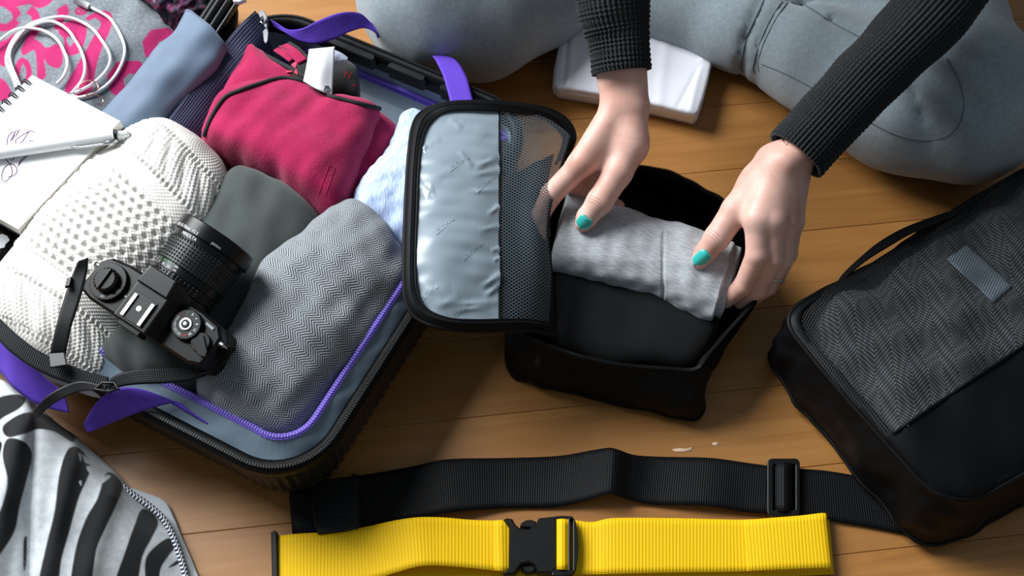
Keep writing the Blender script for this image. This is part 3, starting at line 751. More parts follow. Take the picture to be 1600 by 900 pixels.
for k in range(11):
    c = A_ + u2 * (.011 + k * .0108) + np.array([0, 0, -.006])
    mb = MB()
    for d in (-.0014, .0014):
        mb.tube(np.array([c + u2 * d + inn * (.0015 + .0062 * math.cos(a)) + np.array([0, 0, .0088 * math.sin(a)]) for a in np.linspace(0, 2 * math.pi, 19)[:-1]]), .0008, 6, True)
    mb.obj('wire_ring', WIRE, nbk)
    mb = MB(); h = A_ + u2 * (.011 + k * .0108) + inn * .0075 + np.array([0, 0, .0002]); mb.box(h, u2 * .0022, inn * .0016, np.array([0, 0, .0001])); mb.obj('punched_hole', WIRE, pg, smooth=False)
INK = plain('purple_ink', (104, 62, 116), .7)
mb = MB()
for st in ([(12, 231), (11, 224), (13, 213), (20, 206), (23, 207), (21, 215), (16, 221), (19, 216), (25, 204), (28, 206), (24, 214), (27, 208), (31, 203)],
           [(53, 208), (50, 204), (42, 207), (32, 213), (25, 219), (25, 224), (31, 224), (38, 217), (42, 210), (46, 205)],
           [(33, 228), (37, 224), (40, 226), (48, 220), (54, 222), (58, 225)], [(0, 236), (3, 230), (5, 233)],
           [(6, 246), (12, 252), (18, 262), (19, 272), (16, 277), (8, 284), (3, 279), (4, 268), (10, 259), (18, 256), (26, 262), (26, 270), (20, 275), (13, 276)],
           [(22, 246), (20, 250), (15, 250)], [(44, 243), (34, 252), (28, 260)], [(40, 244), (33, 250), (29, 257)]):
    mb.tube(drape(spx(st, 30), pgt, .0001, zt), .0005, 5)
mb.obj('handwriting', INK, pg)

pen = thing('ballpoint_pen', 'white ballpoint pen with silver clip lying across the notebook', 'pen', W(90, 228, zt))
p1, p0 = W(179, 212, zt + .0075), W(-60, 248, zt + .0075); pa = (p1 - p0) / np.linalg.norm(p1 - p0)
mb = MB(); mb.tube([p0, p0 + pa * .02, p1 - pa * .002, p1], [.005, .0068, .0068, .0064], 24); mb.obj('barrel', WHITE_PL, pen)
mb = MB(); mb.tube([p1, p1 + pa * .0035], [.0066, .0066], 24); mb.obj('collar_ring', BLACK_PL, pen)
mb = MB(); mb.tube([p1, p1 + pa * .012, p1 + pa * .0155, p1 + pa * .016], [.0042, .0042, .0038, .002], 20); mb.obj('push_button', WHITE_PL, pen)
sdp = np.cross(pa, [0, 0, 1.]); mb = MB()
mb.tube(cat_rom(np.array([p1 - pa * .045 + sdp * .0068, p1 - pa * .035 + sdp * .0088, p1 - pa * .012 + sdp * .0092, p1 - pa * .002 + sdp * .009, p1 + pa * .003 + sdp * .006]), 30), .0013, 8)
mb.box(p1 - pa * .006 + sdp * .008, pa * .006, sdp * .0012, np.array([0, 0, .0022])); mb.obj('clip', SILVER, pen)

cab = thing('charging_cable', 'white charging cable coiled in loops on the pink lettered shirt', 'cable', W(95, 90, .105))
mb = MB()
for q, st in enumerate(([(122, 6), (132, 9), (146, 16), (175, 35), (193, 70), (193, 95), (180, 121), (160, 141), (128, 155), (112, 152)],
           [(28, 142), (15, 108), (14, 90), (22, 68), (40, 48), (62, 36), (100, 30), (138, 44), (162, 70), (172, 92), (166, 112), (150, 130), (128, 145), (112, 150)],
           [(34, 140), (22, 112), (20, 88), (28, 68), (48, 47), (85, 38), (114, 58), (132, 88), (136, 108), (130, 130), (116, 150)],
           [(-30, 96), (0, 72), (24, 54), (52, 49), (82, 60), (104, 88), (109, 106), (104, 124), (92, 138)])):
    mb.tube(drape(spx(st, 90), tsb, .0032 + q * .0012, .105), .0019, 10)
mb.obj('cord', WHITE_PL, cab)
k0, k1 = drape([(122, 5), (141, 15)], tsb, .005); mb = MB(); mb.tube([k0, k0 + (k1 - k0) * .9, k1], [.0042, .0042, .003], 14); mb.obj('connector', WHITE_PL, cab)
mb = MB(); mb.tube([k0 - (k1 - k0) * .5, k0], [.0025, .0025], 8); mb.obj('plug', SILVER, cab)
mb = MB()
mb.tube(drape(spx([(126, 148), (129, 138), (140, 132), (150, 135), (154, 144), (148, 150), (138, 154), (134, 160), (142, 156), (152, 157), (159, 162), (158, 168), (150, 170)], 60), tsb, .0085, .11), .0008, 6)
mb.obj('wire_clip', plain('rose_gold', (222, 160, 150), .25, 1), label='thin rose gold wire clip holding the white cable', cat='clip')

# ---- black pouch showing under the notebook
V, F, uv = puff_geo([(-80, 330, .09), (0, 345, .096), (18, 352, .096), (28, 364, .095), (30, 376, .095), (12, 400, .095), (-6, 428, .094), (-40, 450, .09), (-100, 420, .09)], (-20, 390), .104, .012, 100, 20, 6, .5)
pch = obj('zip_pouch', V, F, BLACK_FAB, label='small black pouch with a pale patch under the notebook corner', cat='pouch', uv=uv); pcb = bvh_of(pch)
V = drape([(-6, 370), (4, 366), (12, 370), (15, 376), (9, 382), (7, 387), (-4, 390)], pcb, .001, .1); obj('patch', V, [tuple(range(7))], plain('pale_patch', (190, 194, 198), .7), pch, smooth=False)

# ================================================================== camera
o_c = W(238, 482, .182)
lx = W(350, 545, .19) - W(140, 410, .19); lx[2] = 0; lx /= np.linalg.norm(lx)
ly = np.array([-lx[1], lx[0], 0]); lz = np.array([0, 0, 1.])
tilt = math.radians(14); ly, lz = ly * math.cos(tilt) + lz * math.sin(tilt), lz * math.cos(tilt) - ly * math.sin(tilt)
CS = 1.13
def LC(P): P = np.asarray(P, float) * CS; return o_c + P[..., :1] * lx + P[..., 1:2] * ly + P[..., 2:3] * lz
cm = thing('film_camera', 'black film camera with zoom lens and strap resting on the rolled clothes', 'camera', LC([0, 0, -.085]))
CBLK = plain('camera_black', (9, 10, 12), .33, spec=.3); LEATH = plain('camera_leatherette', (12, 13, 15), .6, spec=.3, bump=(1500, .6))
def cplate(poly, z0, z1, name, mat, bev=.0015, parent=None, **k):
    V, F = extrude_world(np.array(poly, float), z0, z1, bev); return obj(name, LC(V), F, mat, parent or cm, smooth=False, **k)
bodyp = [(-.069, -.012), (-.066, -.019), (-.055, -.022), (.055, -.022), (.066, -.018), (.069, -.010), (.068, .010), (.060, .018), (.040, .021), (-.040, .021), (-.060, .018), (-.068, .010)]
cplate(bodyp, -.082, -.016, 'body', LEATH, .001)
cplate(bodyp, -.0165, 0, 'top_plate', CBLK, .0025)
cplate([(p[0] * .995, p[1] * .99) for p in bodyp], -.088, -.0815, 'base_plate', CBLK)
def frustum(b, t, z0, z1, name, mat, **k):
    V = [(x, y, z0) for x, y in b] + [(x, y, z1) for x, y in t]; n_ = len(b)
    F = [tuple(range(n_))[::-1], tuple(n_ + i for i in range(n_))] + [(i, (i + 1) % n_, n_ + (i + 1) % n_, n_ + i) for i in range(n_)]
    o = obj(name, LC(np.array(V)), F, mat, cm, smooth=False, recalc=True, **k)
    md = o.modifiers.new('bevel', 'BEVEL'); md.width = .0015; md.segments = 2; return o
frustum([(-.027, -.022), (.027, -.022), (.027, .02), (.018, .034), (-.018, .034), (-.027, .02)], [(-.017, -.022), (.017, -.022), (.017, .014), (.012, .026), (-.012, .026), (-.017, .014)], -.003, .0165, 'prism_housing', CBLK)
frustum([(-.017, .012), (.017, .012), (.017, .030), (-.017, .030)], [(-.0165, .012), (.0165, .012), (.0145, .0285), (-.0145, .0285)], .0160, .0195, 'prism_front', CBLK)
cplate([(-.012, -.026), (.012, -.026), (.012, -.018), (-.012, -.018)], .000, .014, 'eyepiece', CBLK, .001)
hsb = cplate([(-.0115, -.019), (.0115, -.019), (.0115, .005), (-.0115, .005)], .0163, .0176, 'hot_shoe', BLACK_PL, .0003)
for s in (-1, 1): cplate([(s * .0075, -.0185), (s * .0110, -.0185), (s * .0110, .003), (s * .0075, .003)], .0174, .0192, 'shoe_rail', SILVER, .0003, parent=hsb)
def disc(cx, cy, z0, z1, r, name, mat, n=32, knurl=0, bev=.0006, **k):
    a = np.arange(n) * 2 * math.pi / n; rr_ = r + knurl * (np.arange(n) % 2)
    return cplate(np.c_[cx + rr_ * np.cos(a), cy + rr_ * np.sin(a)], z0, z1, name, mat, bev, **k)
disc(0, -.0065, .0175, .0180, .0024, 'contact_pin', SILVER, 16, bev=.0001, parent=hsb)
rwc = disc(-.047, -.001, 0, .0045, .0165, 'rewind_collar', CBLK, 64, .0004)
rwk = disc(-.047, -.001, .0045, .011, .0105, 'rewind_knob', CBLK, 40, .0006, .002)
cplate([(-.0485, -.011), (-.0455, -.011), (-.0455, .009), (-.0485, .009)], .0108, .0132, 'crank', BLACK_PL, .0008, parent=rwk)
shd = disc(.037, .004, 0, .0055, .0128, 'shutter_dial', BLACK_PL, 60, .0005)
disc(.037, .004, .0055, .0068, .0058, 'dial_cap', SILVER, 32, parent=shd); disc(.037, .004, .0067, .0076, .0036, 'dial_button', BLACK_PL, 24, parent=shd); disc(.037, .004, .0075, .0080, .0016, 'dial_centre', SILVER, 16, bev=.0001, parent=shd)
disc(.056, -.002, 0, .0035, .0085, 'advance_hub', CBLK, 40)
V, F = extrude_world([(.050, -.006), (.062, -.012), (.0685, -.010), (.067, -.005), (.056, .004)], .0032, .0052, .0006); obj('advance_lever', LC(V), F, CBLK, cm, smooth=False)
cplate([(.049, .0125), (.058, .0115), (.058, .014), (.049, .015)], -.0002, .0012, 'frame_counter', plain('grey_window', (150, 156, 162), .2), .0003)
cplate([(-.026, .0125), (-.022, .0125), (-.022, .0135), (-.026, .0135)], -.0002, .0006, 'index_mark', WHITE_PL, .0001)
cplate([(-.028, -.004), (-.0235, -.004), (-.0235, -.003), (-.028, -.003)], -.0002, .0008, 'index_mark', WHITE_PL, .0001)
cplate([(-.020, -.0238), (.022, -.0238), (.022, -.0215), (-.020, -.0215)], -.060, -.030, 'film_window', BLACK_PL, .0005)
def flat_text(s, size, cx, cy, z, rot, mat, name, parent):
    V, F = text_geo(s, size); ca, sa = math.cos(rot), math.sin(rot)
    obj(name, LC(np.c_[cx + V[:, 0] * ca - V[:, 1] * sa, cy + V[:, 0] * sa + V[:, 1] * ca, np.full(len(V), z)]), F, mat, parent, smooth=False)
WP = plain('white_paint', (225, 228, 230), .6); GP = plain('green_paint', (30, 160, 100), .6); RP_ = plain('red_paint', (200, 40, 40), .6)
for k, (s, m) in enumerate((('A', RP_), ('1000', WP), ('500', WP), ('250', WP), ('125', WP), ('60', RP_), ('30', WP), ('15', WP), ('8', WP), ('4', WP), ('B', WP), ('P', GP))):
    a = math.radians(150 + k * 30); flat_text(s, .0030, .037 + .0095 * math.cos(a), .004 + .0095 * math.sin(a), .0057, a - math.pi / 2, m, 'dial_number', shd)
for k, s in enumerate(('100', '200', '400')):
    a = math.radians(-70 + k * 30); flat_text(s, .0026, -.047 + .0135 * math.cos(a), -.001 + .0135 * math.sin(a), .0047, a - math.pi / 2, WP, 'dial_number', rwc)
# lens: turned rings along local y, axis below the top plate
lcx, lcz = 0.0, -.022
LENSP = [cm]
def lens_ring(name, prof, mat, n=96, f=None):
    a = np.arange(n) * 2 * math.pi / n; G = []
    for y, r in prof:
        R = r * 1.04 + (f(a, y) if f else 0); G.append(np.stack([lcx + R * np.cos(a), np.full(n, .018 + (y - .018) * .88), lcz + R * np.sin(a)], 1))
    G = np.array(G); F = grid_faces(len(prof), n, True); F += [tuple(range(n)), tuple((len(prof) - 1) * n + k for k in range(n))[::-1]]
    return obj(name, LC(G.reshape(-1, 3)), F, mat, LENSP[0], sharp=35, recalc=True)
LENSP[0] = lens_ring('lens', [(.018, .030), (.026, .030), (.028, .027)], CBLK)
sq = lambda x: np.where(np.sin(x) > 0, 1., 0.)
lens_ring('aperture_ring', [(y, .0295) for y in np.linspace(.027, .036, 19)], CBLK, 288, lambda a, y: .0010 * sq(a * 48) * (.3 + .7 * sq(y * 2 * math.pi / .003)))
lens_ring('scale_ring', [(.036, .0300), (.0365, .0305), (.0445, .0305), (.045, .0300)], CBLK)
RUB = plain('rubber_grip', (20, 23, 26), .5)
lens_ring('focus_ring', [(.0449, .030)] + [(y, .0318) for y in np.linspace(.045, .070, 70)] + [(.0701, .030)], RUB, 384, lambda a, y: .0012 * sq(a * 64) * sq(y * 2 * math.pi / .0034))
lens_ring('name_ring', [(.070, .0315), (.0705, .0320), (.0765, .0325), (.077, .0320)], CBLK)
lens_ring('front_ring', [(.0768, .0335), (.0775, .0348), (.088, .0350), (.0915, .0350), (.0925, .0342), (.0925, .031), (.088, .030)], CBLK)
lens_ring('front_glass', [(.084, .030), (.0855, .029), (.088, .02), (.0885, .002)], Nt('lens_glass').set(Base_Color=(.01, .012, .02, 1), Roughness=.05).m)
def ring_text(s, size, y, r, ang0, mat, name, flip=1):
    r = r * 1.04; V, F = text_geo(s, size); a = ang0 - V[:, 0] / r
    obj(name, LC(np.c_[lcx + r * np.cos(a), .018 + (y - .018) * .88 + V[:, 1], lcz + r * np.sin(a)]), F, mat, LENSP[0], smooth=False)
ring_text('MD 35-70mm  F3.5', .0038, .0795, .0353, math.radians(110), WP, 'lettering'); ring_text('MINOLTA', .0040, .0738, .0328, math.radians(100), WP, 'lettering'); ring_text('JAPAN', .0032, .0795, .0353, math.radians(58), WP, 'lettering')
for k, s in enumerate(('5', '7', '10', '15', '\u221e')):
    ring_text(s, .0042, .0425, .0308, math.radians(140 - k * 13), GP if k in (1, 2, 3) else WP, 'lettering'); ring_text(s, .0034, .0388, .0308, math.radians(139 - k * 13), WP, 'lettering')
# lugs and strap
for x in (-1, 1):
    mb = MB(); mb.tube(LC(np.array([(x * .0705 + .003 * math.cos(a), .006, -.008 + .005 * math.sin(a)) for a in np.linspace(0, 6.28, 17)[:-1]])), .0011, 6, True); mb.tube(LC(np.array([(x * .066, .006, -.004), (x * .072, .006, -.004)])), .0026, 10); mb.obj('strap_lug', SILVER, cm)
STW = webbing('strap_webbing', (30, 33, 37), (12, 13, 15), .0022)
STL = plain('strap_leather', (16, 17, 19), .55)
def strap_piece(pr, mat=STW, n=60, name='strap', th=.0022):
    V, F, uv = ribbon_geo(pr, n, 7, th); return obj(name, V, F, mat, cm, uv=uv)
sp1 = strap_piece([((122, 408, .182), (138, 402, .182)), ((113, 430, .175), (136, 424, .175)), ((100, 468, .168), (126, 464, .168)), ((88, 510, .16), (112, 508, .16)), ((80, 545, .148), (104, 545, .148)), ((76, 575, .13), (100, 575, .13))], STL)
strap_piece([((-30, 470, .15), (-40, 500, .15)), ((0, 498, .15), (-8, 526, .15)), ((28, 524, .149), (16, 550, .147)), ((60, 548, .144), (50, 574, .142)), ((98, 566, .138), (88, 592, .136)), ((140, 582, .134), (132, 606, .132)), ((170, 590, .13), (166, 612, .13))])
strap_piece([((166, 600, .132), (172, 612, .132)), ((182, 586, .14), (190, 604, .137)), ((215, 578, .142), (220, 600, .14)), ((265, 575, .142), (268, 598, .14)), ((300, 574, .145), (306, 592, .143)), ((330, 566, .152), (338, 578, .15)), ((350, 550, .165), (360, 556, .165)), ((352, 538, .176), (360, 540, .176))])
strap_piece([((160, 602, .136), (162, 612, .134)), ((125, 596, .136), (130, 611, .132)), ((95, 606, .132), (104, 620, .128)), ((70, 622, .126), (80, 634, .12)), ((52, 642, .115), (60, 652, .112))], STL)
for pl, z in (([(76, 552), (100, 550), (104, 570), (78, 574)], .150), ([(306, 572), (322, 568), (326, 580), (310, 584)], .156), ([(104, 434), (112, 432), (109, 446), (101, 448)], .178)):
    V, F = extrude_px(pl, z - .004, z, .0008); obj('strap_keeper', V, F, BLACK_PL, sp1, smooth=False)
mb = MB(); mb.tube(Ws([(148, 608, .137), (170, 612, .138), (186, 608, .138), (178, 598, .138), (160, 598, .138)]), .0014, 6, True); mb.obj('strap_slider', BLACK_PL, cm)

# ================================================================== zebra scarf on the floor
rows = [[(-160, 560, .03), (-60, 580, .05), (0, 592, .07), (30, 612, .06), (60, 640, .035)],
        [(-160, 640, .05), (-60, 650, .08), (20, 640, .09), (75, 655, .06), (110, 680, .02)],
        [(-160, 740, .05), (-60, 740, .08), (40, 720, .09), (120, 715, .06), (178, 742, .012)],
        [(-160, 840, .04), (-50, 840, .07), (60, 800, .08), (160, 790, .055), (240, 800, .010)],
        [(-160, 930, .04), (-50, 920, .06), (80, 880, .07), (190, 860, .045), (288, 858, .008)],
        [(-160, 1040, .03), (-50, 1020, .05), (90, 980, .06), (210, 950, .035), (320, 935, .006)]]
def zdisp(G):
    px, py = topx(G); f = np.zeros(px.shape)
    for x0, y0, x1, y1, w, a in ((40, 640, -10, 920, 16, .012), (52, 650, 42, 900, 9, -.007), (115, 690, 70, 920, 14, .005), (175, 745, 130, 920, 18, .005)):
        e = np.array([x1 - x0, y1 - y0], float); l2 = e @ e; t = np.clip(((px - x0) * e[0] + (py - y0) * e[1]) / l2, 0, 1)
        d = ((px - x0) * -e[1] + (py - y0) * e[0]) / math.sqrt(l2); f += a * np.exp(-(d / w) ** 2) * np.minimum(1, 4 * t + .2)
    return f + .002 * waves(G, .07, 91)
G = patch_grid(rows, 330, 340, zdisp); G[..., 2] = np.maximum(G[..., 2], .0035)
ZB = [[(-8, 628), (20, 618), (40, 624), (30, 640), (8, 652), (-10, 662)], [(8, 664), (34, 648), (60, 646), (90, 660), (118, 676), (112, 692), (84, 676), (56, 672), (34, 680), (16, 684), (6, 676)],
      [(14, 686), (38, 692), (48, 712), (40, 750), (30, 790), (22, 830), (-4, 872), (-10, 880), (-10, 830), (4, 790), (12, 750), (6, 710)], [(36, 846), (41, 840), (40, 880), (36, 892)],
      [(110, 700), (126, 704), (140, 730), (134, 752), (122, 780), (108, 830), (96, 872), (88, 920), (62, 920), (72, 860), (86, 800), (92, 750), (100, 715)],
      [(166, 740), (190, 758), (180, 790), (164, 825), (150, 860), (138, 920), (112, 920), (118, 860), (134, 812), (152, 780)],
      [(222, 796), (246, 815), (236, 842), (222, 870), (210, 920), (178, 920), (196, 860), (208, 825)], [(262, 842), (272, 856), (262, 870), (250, 890), (246, 920), (230, 920), (226, 880), (236, 860)], [(262, 888), (276, 876), (278, 882)],
      [(-12, 700), (0, 690), (4, 700), (-10, 740)]]
ZW = [[(116, 686), (122, 690), (130, 700), (126, 704), (118, 696)], [(121, 710), (126, 712), (124, 722)], [(128, 712), (140, 720), (150, 722), (146, 728), (132, 724)], [(134, 730), (152, 732), (162, 738), (150, 744), (140, 742)], [(134, 756), (150, 752), (166, 744), (172, 746), (160, 756), (146, 764), (136, 764)], [(122, 754), (126, 752), (126, 760)]]
mz = np.maximum(mask(G, ZB, ZW, 1.0), 0)
ZM = two_tone('zebra_print_cotton', 'stripe', (206, 210, 212), (184, 190, 195), (11, 13, 18), (7, 9, 13), 120, .3, 700)
zb = thing('zebra_scarf', 'black and white zebra striped cotton scarf with corded edge on the floor', 'scarf', W(120, 800, 0))
V, F, uv = shell_geo(G, .0025); V[:, 2] = np.maximum(V[:, 2], .0008)
zo_ = obj('cloth', V, F, ZM, zb, uv=uv, attr={'stripe': np.r_[mz.ravel(), mz.ravel()]}); zt_ = bvh_of(zo_)
CORD = Nt('twisted_cord'); _u, _v = CORD.uv()
_s = CORD.math('SINE', CORD.math('ADD', CORD.math('MULTIPLY', _u, 2 * math.pi / .0042), CORD.math('MULTIPLY', _v, 6.283)))
CORD.set(Base_Color=CORD.mix(CORD.math('GREATER_THAN', _s, .1), lin((24, 28, 50)), lin((214, 218, 226))), Roughness=.8)
P = cat_rom(Ws([(190, 760, .019), (210, 774, .018), (235, 792, .017), (256, 812, .016), (270, 838, .0155), (279, 862, .015), (286, 884, .0145), (291, 905, .014), (297, 935, .0135)]), 140)
V, F = tube_geo(P, .0032, 10); ul = np.r_[0, np.cumsum(np.linalg.norm(np.diff(P, axis=0), axis=1))]
uvt = np.stack(np.meshgrid(ul, np.arange(10) / 10, indexing='ij'), -1).reshape(-1, 2); obj('cord_edge', V, F, CORD.m, zb, uv=uvt)
V, F, uv = puff_geo([(196, 762, .005), (222, 768, .006), (256, 782, .006), (272, 808, .005), (284, 838, .004), (302, 880, .004), (318, 930, .004), (280, 930, .004), (262, 850, .004), (235, 800, .005)], (262, 830), .0075, .001, 90, 16, 3, .5)
obj('underside_fold', V, F, cloth_mat('off_white_cotton', (202, 208, 212), (184, 190, 196), 60, 700), zb, uv=uv)
# ================================================================== open packing cube
def loops_geo(loops, n=160, subdiv=6, disp=None, close_top=False, close_bot=True):
    """skin through closed loops given in photograph points with heights"""
    L = np.array([even(cat_rom(Ws(l), n * 3, True), n, True) for l in loops])
    G = cat_rom(L, (len(loops) - 1) * subdiv + 1)
    N = grid_normals(G, True); c = G.reshape(-1, 3).mean(0)
    if disp is not None: G = G + N * disp(G)[..., None]
    V = G.reshape(-1, 3); F = grid_faces(len(G), n, True)
    if close_bot: F.append(tuple(range(n)))
    if close_top: F.append(tuple((len(G) - 1) * n + k for k in range(n))[::-1])
    du = np.arange(len(G)) * .01; dv_ = np.linspace(0, 1, n); return V, F, np.stack(np.meshgrid(du, dv_, indexing='ij'), -1).reshape(-1, 2), G
cube = thing('packing_cube', 'open black packing cube with flap folded back, held between both hands', 'packing cube', W(980, 480, 0))
# every loop starts at the near left corner and runs towards the near right corner
bot0 = [(800, 575, 0), (835, 600, 0), (930, 625, 0), (1060, 655, 0), (1092, 648, 0), (1096, 600, 0), (1122, 510, 0), (1140, 440, 0), (1110, 370, 0), (1000, 330, 0), (890, 350, 0), (830, 450, 0)]
bot1 = [(788, 560, .012), (825, 592, .012), (930, 622, .010), (1062, 655, .008), (1100, 644, .010), (1104, 596, .016), (1140, 500, .02), (1160, 430, .02), (1130, 350, .02), (1000, 298, .02), (870, 330, .02), (805, 450, .02)]
mid1 = [(789, 535, .045), (828, 565, .045), (930, 600, .042), (1058, 630, .036), (1102, 620, .038), (1108, 580, .044), (1176, 478, .05), (1188, 415, .055), (1146, 330, .055), (1000, 268, .055), (868, 305, .055), (802, 440, .05)]
rim1 = [(806, 512, .074), (850, 545, .074), (945, 573, .068), (1050, 585, .062), (1090, 584, .062), (1112, 556, .066), (1204, 440, .072), (1196, 396, .075), (1138, 318, .078), (1000, 262, .078), (880, 290, .078), (822, 430, .076)]
rim2 = [(812, 510, .073), (856, 541, .073), (947, 568, .067), (1048, 579, .061), (1086, 577, .061), (1104, 552, .065), (1194, 440, .071), (1187, 399, .074), (1133, 323, .077), (1000, 268, .077), (884, 294, .077), (828, 430, .075)]
in1 = [(822, 530, .03), (862, 560, .03), (945, 585, .03), (1046, 595, .028), (1080, 590, .028), (1092, 566, .03), (1140, 480, .03), (1155, 425, .03), (1122, 350, .03), (1000, 300, .03), (890, 320, .03), (836, 440, .03)]
in0 = [(840, 545, .006), (880, 570, .006), (950, 595, .006), (1040, 605, .006), (1066, 600, .006), (1078, 575, .006), (1110, 500, .006), (1130, 440, .006), (1100, 375, .006), (1000, 335, .006), (905, 350, .006), (855, 445, .006)]
V, F, uv, Gc = loops_geo([bot0, bot1, mid1, rim1, rim2, in1, in0], 200, 7, lambda G: .0016 * waves(G, .08, 101) + .0008 * waves(G, .03, 102), True)
V[:, 2] = np.maximum(V[:, 2], .001)
obj('bag_body', V, F, BLACK_FAB, cube, uv=uv)
mb = MB(); mb.tube(Gc[7] + [0, 0, .0], .0014, 6, True); mb.obj('bottom_piping', BLACK_FAB, cube)
rl = Gc[21 + 3]; mb = MB(); mb.tube(rl + [0, 0, .0012], .0026, 8, True); ztc = mb.obj('zipper_tape', BLACK_WEB, cube)
E_ = even(rl, 420, True); T_ = np.roll(E_, -1, 0) - np.roll(E_, 1, 0); T_ /= np.linalg.norm(T_, axis=1, keepdims=True)
mb = MB()
for p, t in zip(E_, T_): mb.box(p + [0, 0, .0040], t * .0006, np.cross(t, [0, 0, 1.]) * .0016, np.array([0, 0, .0006]))
mb.obj('zipper_teeth', BLACK_PL, ztc, kind='stuff', smooth=False)
V, F, uv = ribbon_geo([((834, 532, .077), (846, 534, .077)), ((838, 550, .066), (850, 552, .064)), ((833, 570, .052), (843, 572, .05))], 20, 5, .002); obj('zip_pull', V, F, BLACK_PL, cube, uv=uv)
# the flap: glossy grey panel, net panel, zipped border
def lid_pt(s, t):
    """s across (0 left border .. 1 hinge), t down; photograph x, y, height"""
    return s, t
rowsL = [[(655, 182, .150), (690, 171, .152), (740, 168, .148), (780, 171, .142)],
         [(645, 250, .158), (690, 248, .162), (740, 250, .156), (780, 252, .146)],
         [(641, 340, .162), (690, 340, .166), (740, 340, .158), (780, 340, .146)],
         [(639, 420, .160), (690, 425, .164), (740, 425, .154), (780, 425, .142)],
         [(652, 486, .150), (690, 500, .150), (740, 503, .144), (780, 503, .136)]]
def gw(G):
    px, py = topx(G); f = np.zeros(px.shape)
    for x0, y0, x1, y1, w, a in ((715, 238, 740, 262, 3, .0016), (740, 262, 778, 250, 4, .0018), (730, 275, 779, 268, 4, .0014), (662, 285, 720, 262, 7, .0013), (722, 301, 779, 297, 4, .0013), (662, 302, 680, 296, 5, .0014), (760, 337, 779, 324, 3, .0016),
                                 (750, 450, 779, 432, 4, .0022), (756, 465, 779, 446, 4, .0020), (690, 478, 779, 472, 5, .0016), (700, 487, 765, 480, 4, .0014), (655, 455, 705, 452, 8, .0014), (672, 482, 720, 466, 6, .0013), (663, 226, 690, 215, 5, .0014), (700, 186, 724, 200, 4, .0015), (740, 205, 779, 214, 5, .0012), (745, 361, 779, 355, 4, .0012), (765, 392, 779, 390, 3, .0012), (768, 408, 779, 405, 3, .0014), (660, 235, 668, 228, 3, .002)):
        e = np.array([x1 - x0, y1 - y0], float); l2 = e @ e; t = np.clip(((px - x0) * e[0] + (py - y0) * e[1]) / l2, 0, 1)
        d = np.hypot(px - x0 - t * e[0], py - y0 - t * e[1]); f += a * np.exp(-(d / (w * (.9 + 1.6 * np.abs(t - .5)))) ** 2) * np.where(x1 == 779, np.minimum(1, 2.2 * t), np.sin(math.pi * np.clip(t, .0, 1))) * .95
    return f + .0009 * waves(G * [1, 1, 0], .07, 111) + .00045 * waves(G * [.7, 1.3, 0], .03, 112)
G = patch_grid(rowsL, 300, 150, gw)
GLOSS = Nt('glossy_grey_lining'); GLOSS.set(Base_Color=lin((138, 152, 162)), Roughness=.26); GLOSS.b.inputs['Specular IOR Level'].default_value = .6; GLOSS.bump(GLOSS.noise(1200, 2), .06, .0004)
V, F, uv = shell_geo(G, .0008); gp = obj('grey_panel', V, F, GLOSS.m, cube, uv=uv, label='shiny grey coated panel of the flap'); gpt = bvh_of(gp)
PRT = plain('faint_print', (150, 164, 175), .26)
for x, y, r in ((716, 254, -.62), (693, 352, -.72), (736, 391, -.72), (757, 286, -.72), (668, 458, -.72), (712, 490, -.72)): px_text('Lanwu', x, y, 15, r, gpt, .0005, PRT, 'print', gp)
rowsM = [[(780, 171, .142), (820, 176, .134), (858, 186, .122), (890, 212, .108)],
         [(780, 252, .146), (815, 250, .138), (848, 252, .132), (876, 262, .118)],
         [(780, 340, .146), (810, 340, .140), (834, 340, .136), (856, 345, .128)],
         [(780, 425, .142), (810, 426, .134), (840, 428, .126), (860, 432, .110)],
         [(780, 503, .136), (810, 505, .126), (840, 510, .108), (860, 516, .084)]]
G2 = patch_grid(rowsM, 100, 50, lambda G: .0008 * waves(G, .05, 113))
V, F, uv = shell_geo(G2, .0004); V, F, uv = V[:5000], [f for f in F if max(f) < 5000], uv[:5000]
NET = netting('black_netting', (80, 93, 102), .0036, .46); obj('net_panel', V, F, NET, cube, uv=uv, label='black netting panel of the flap')
mb = MB(); mb.tube(cat_rom(Ws([r[-1] for r in rowsL]), 60) + [0, 0, .0006], .0011, 6); mb.obj('panel_seam', BLACK_FAB, cube)
# black sheet added below the net, standing in for shade on case and floor
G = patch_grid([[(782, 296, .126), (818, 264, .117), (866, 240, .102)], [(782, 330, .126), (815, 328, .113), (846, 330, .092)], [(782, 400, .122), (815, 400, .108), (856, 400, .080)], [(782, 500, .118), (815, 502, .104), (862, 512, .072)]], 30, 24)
V, F, uv = shell_geo(G, .001); obj('shade_sheet', V, F, BLACK_FAB, cube, uv=uv)
# border of the flap (outer edge, inner edge)
bo = [(865, 524, .088), (820, 516, .120), (740, 517, .140), (690, 512, .148), (652, 498, .149), (634, 470, .152), (631, 420, .157), (633, 340, .159), (638, 250, .155), (646, 195, .149), (664, 172, .146), (700, 161, .148), (760, 159, .144), (820, 164, .130), (862, 173, .112), (888, 190, .096), (898, 216, .088), (884, 250, .084)]
bi = [(860, 506, .089), (820, 500, .125), (740, 501, .147), (700, 498, .153), (668, 484, .155), (653, 460, .158), (649, 420, .162), (651, 340, .164), (655, 250, .161), (663, 208, .156), (678, 186, .154), (705, 173, .154), (760, 172, .149), (820, 178, .135), (852, 188, .117), (872, 204, .1), (880, 222, .092), (868, 258, .09)]
A = cat_rom(Ws(bo), 200); B = cat_rom(Ws(bi), 200); t = np.linspace(0, 1, 9)[None, :, None]; G3 = A[:, None] * (1 - t) + B[:, None] * t
G3[..., 2] += .0035 * np.sin(np.linspace(0, math.pi, 9))[None]
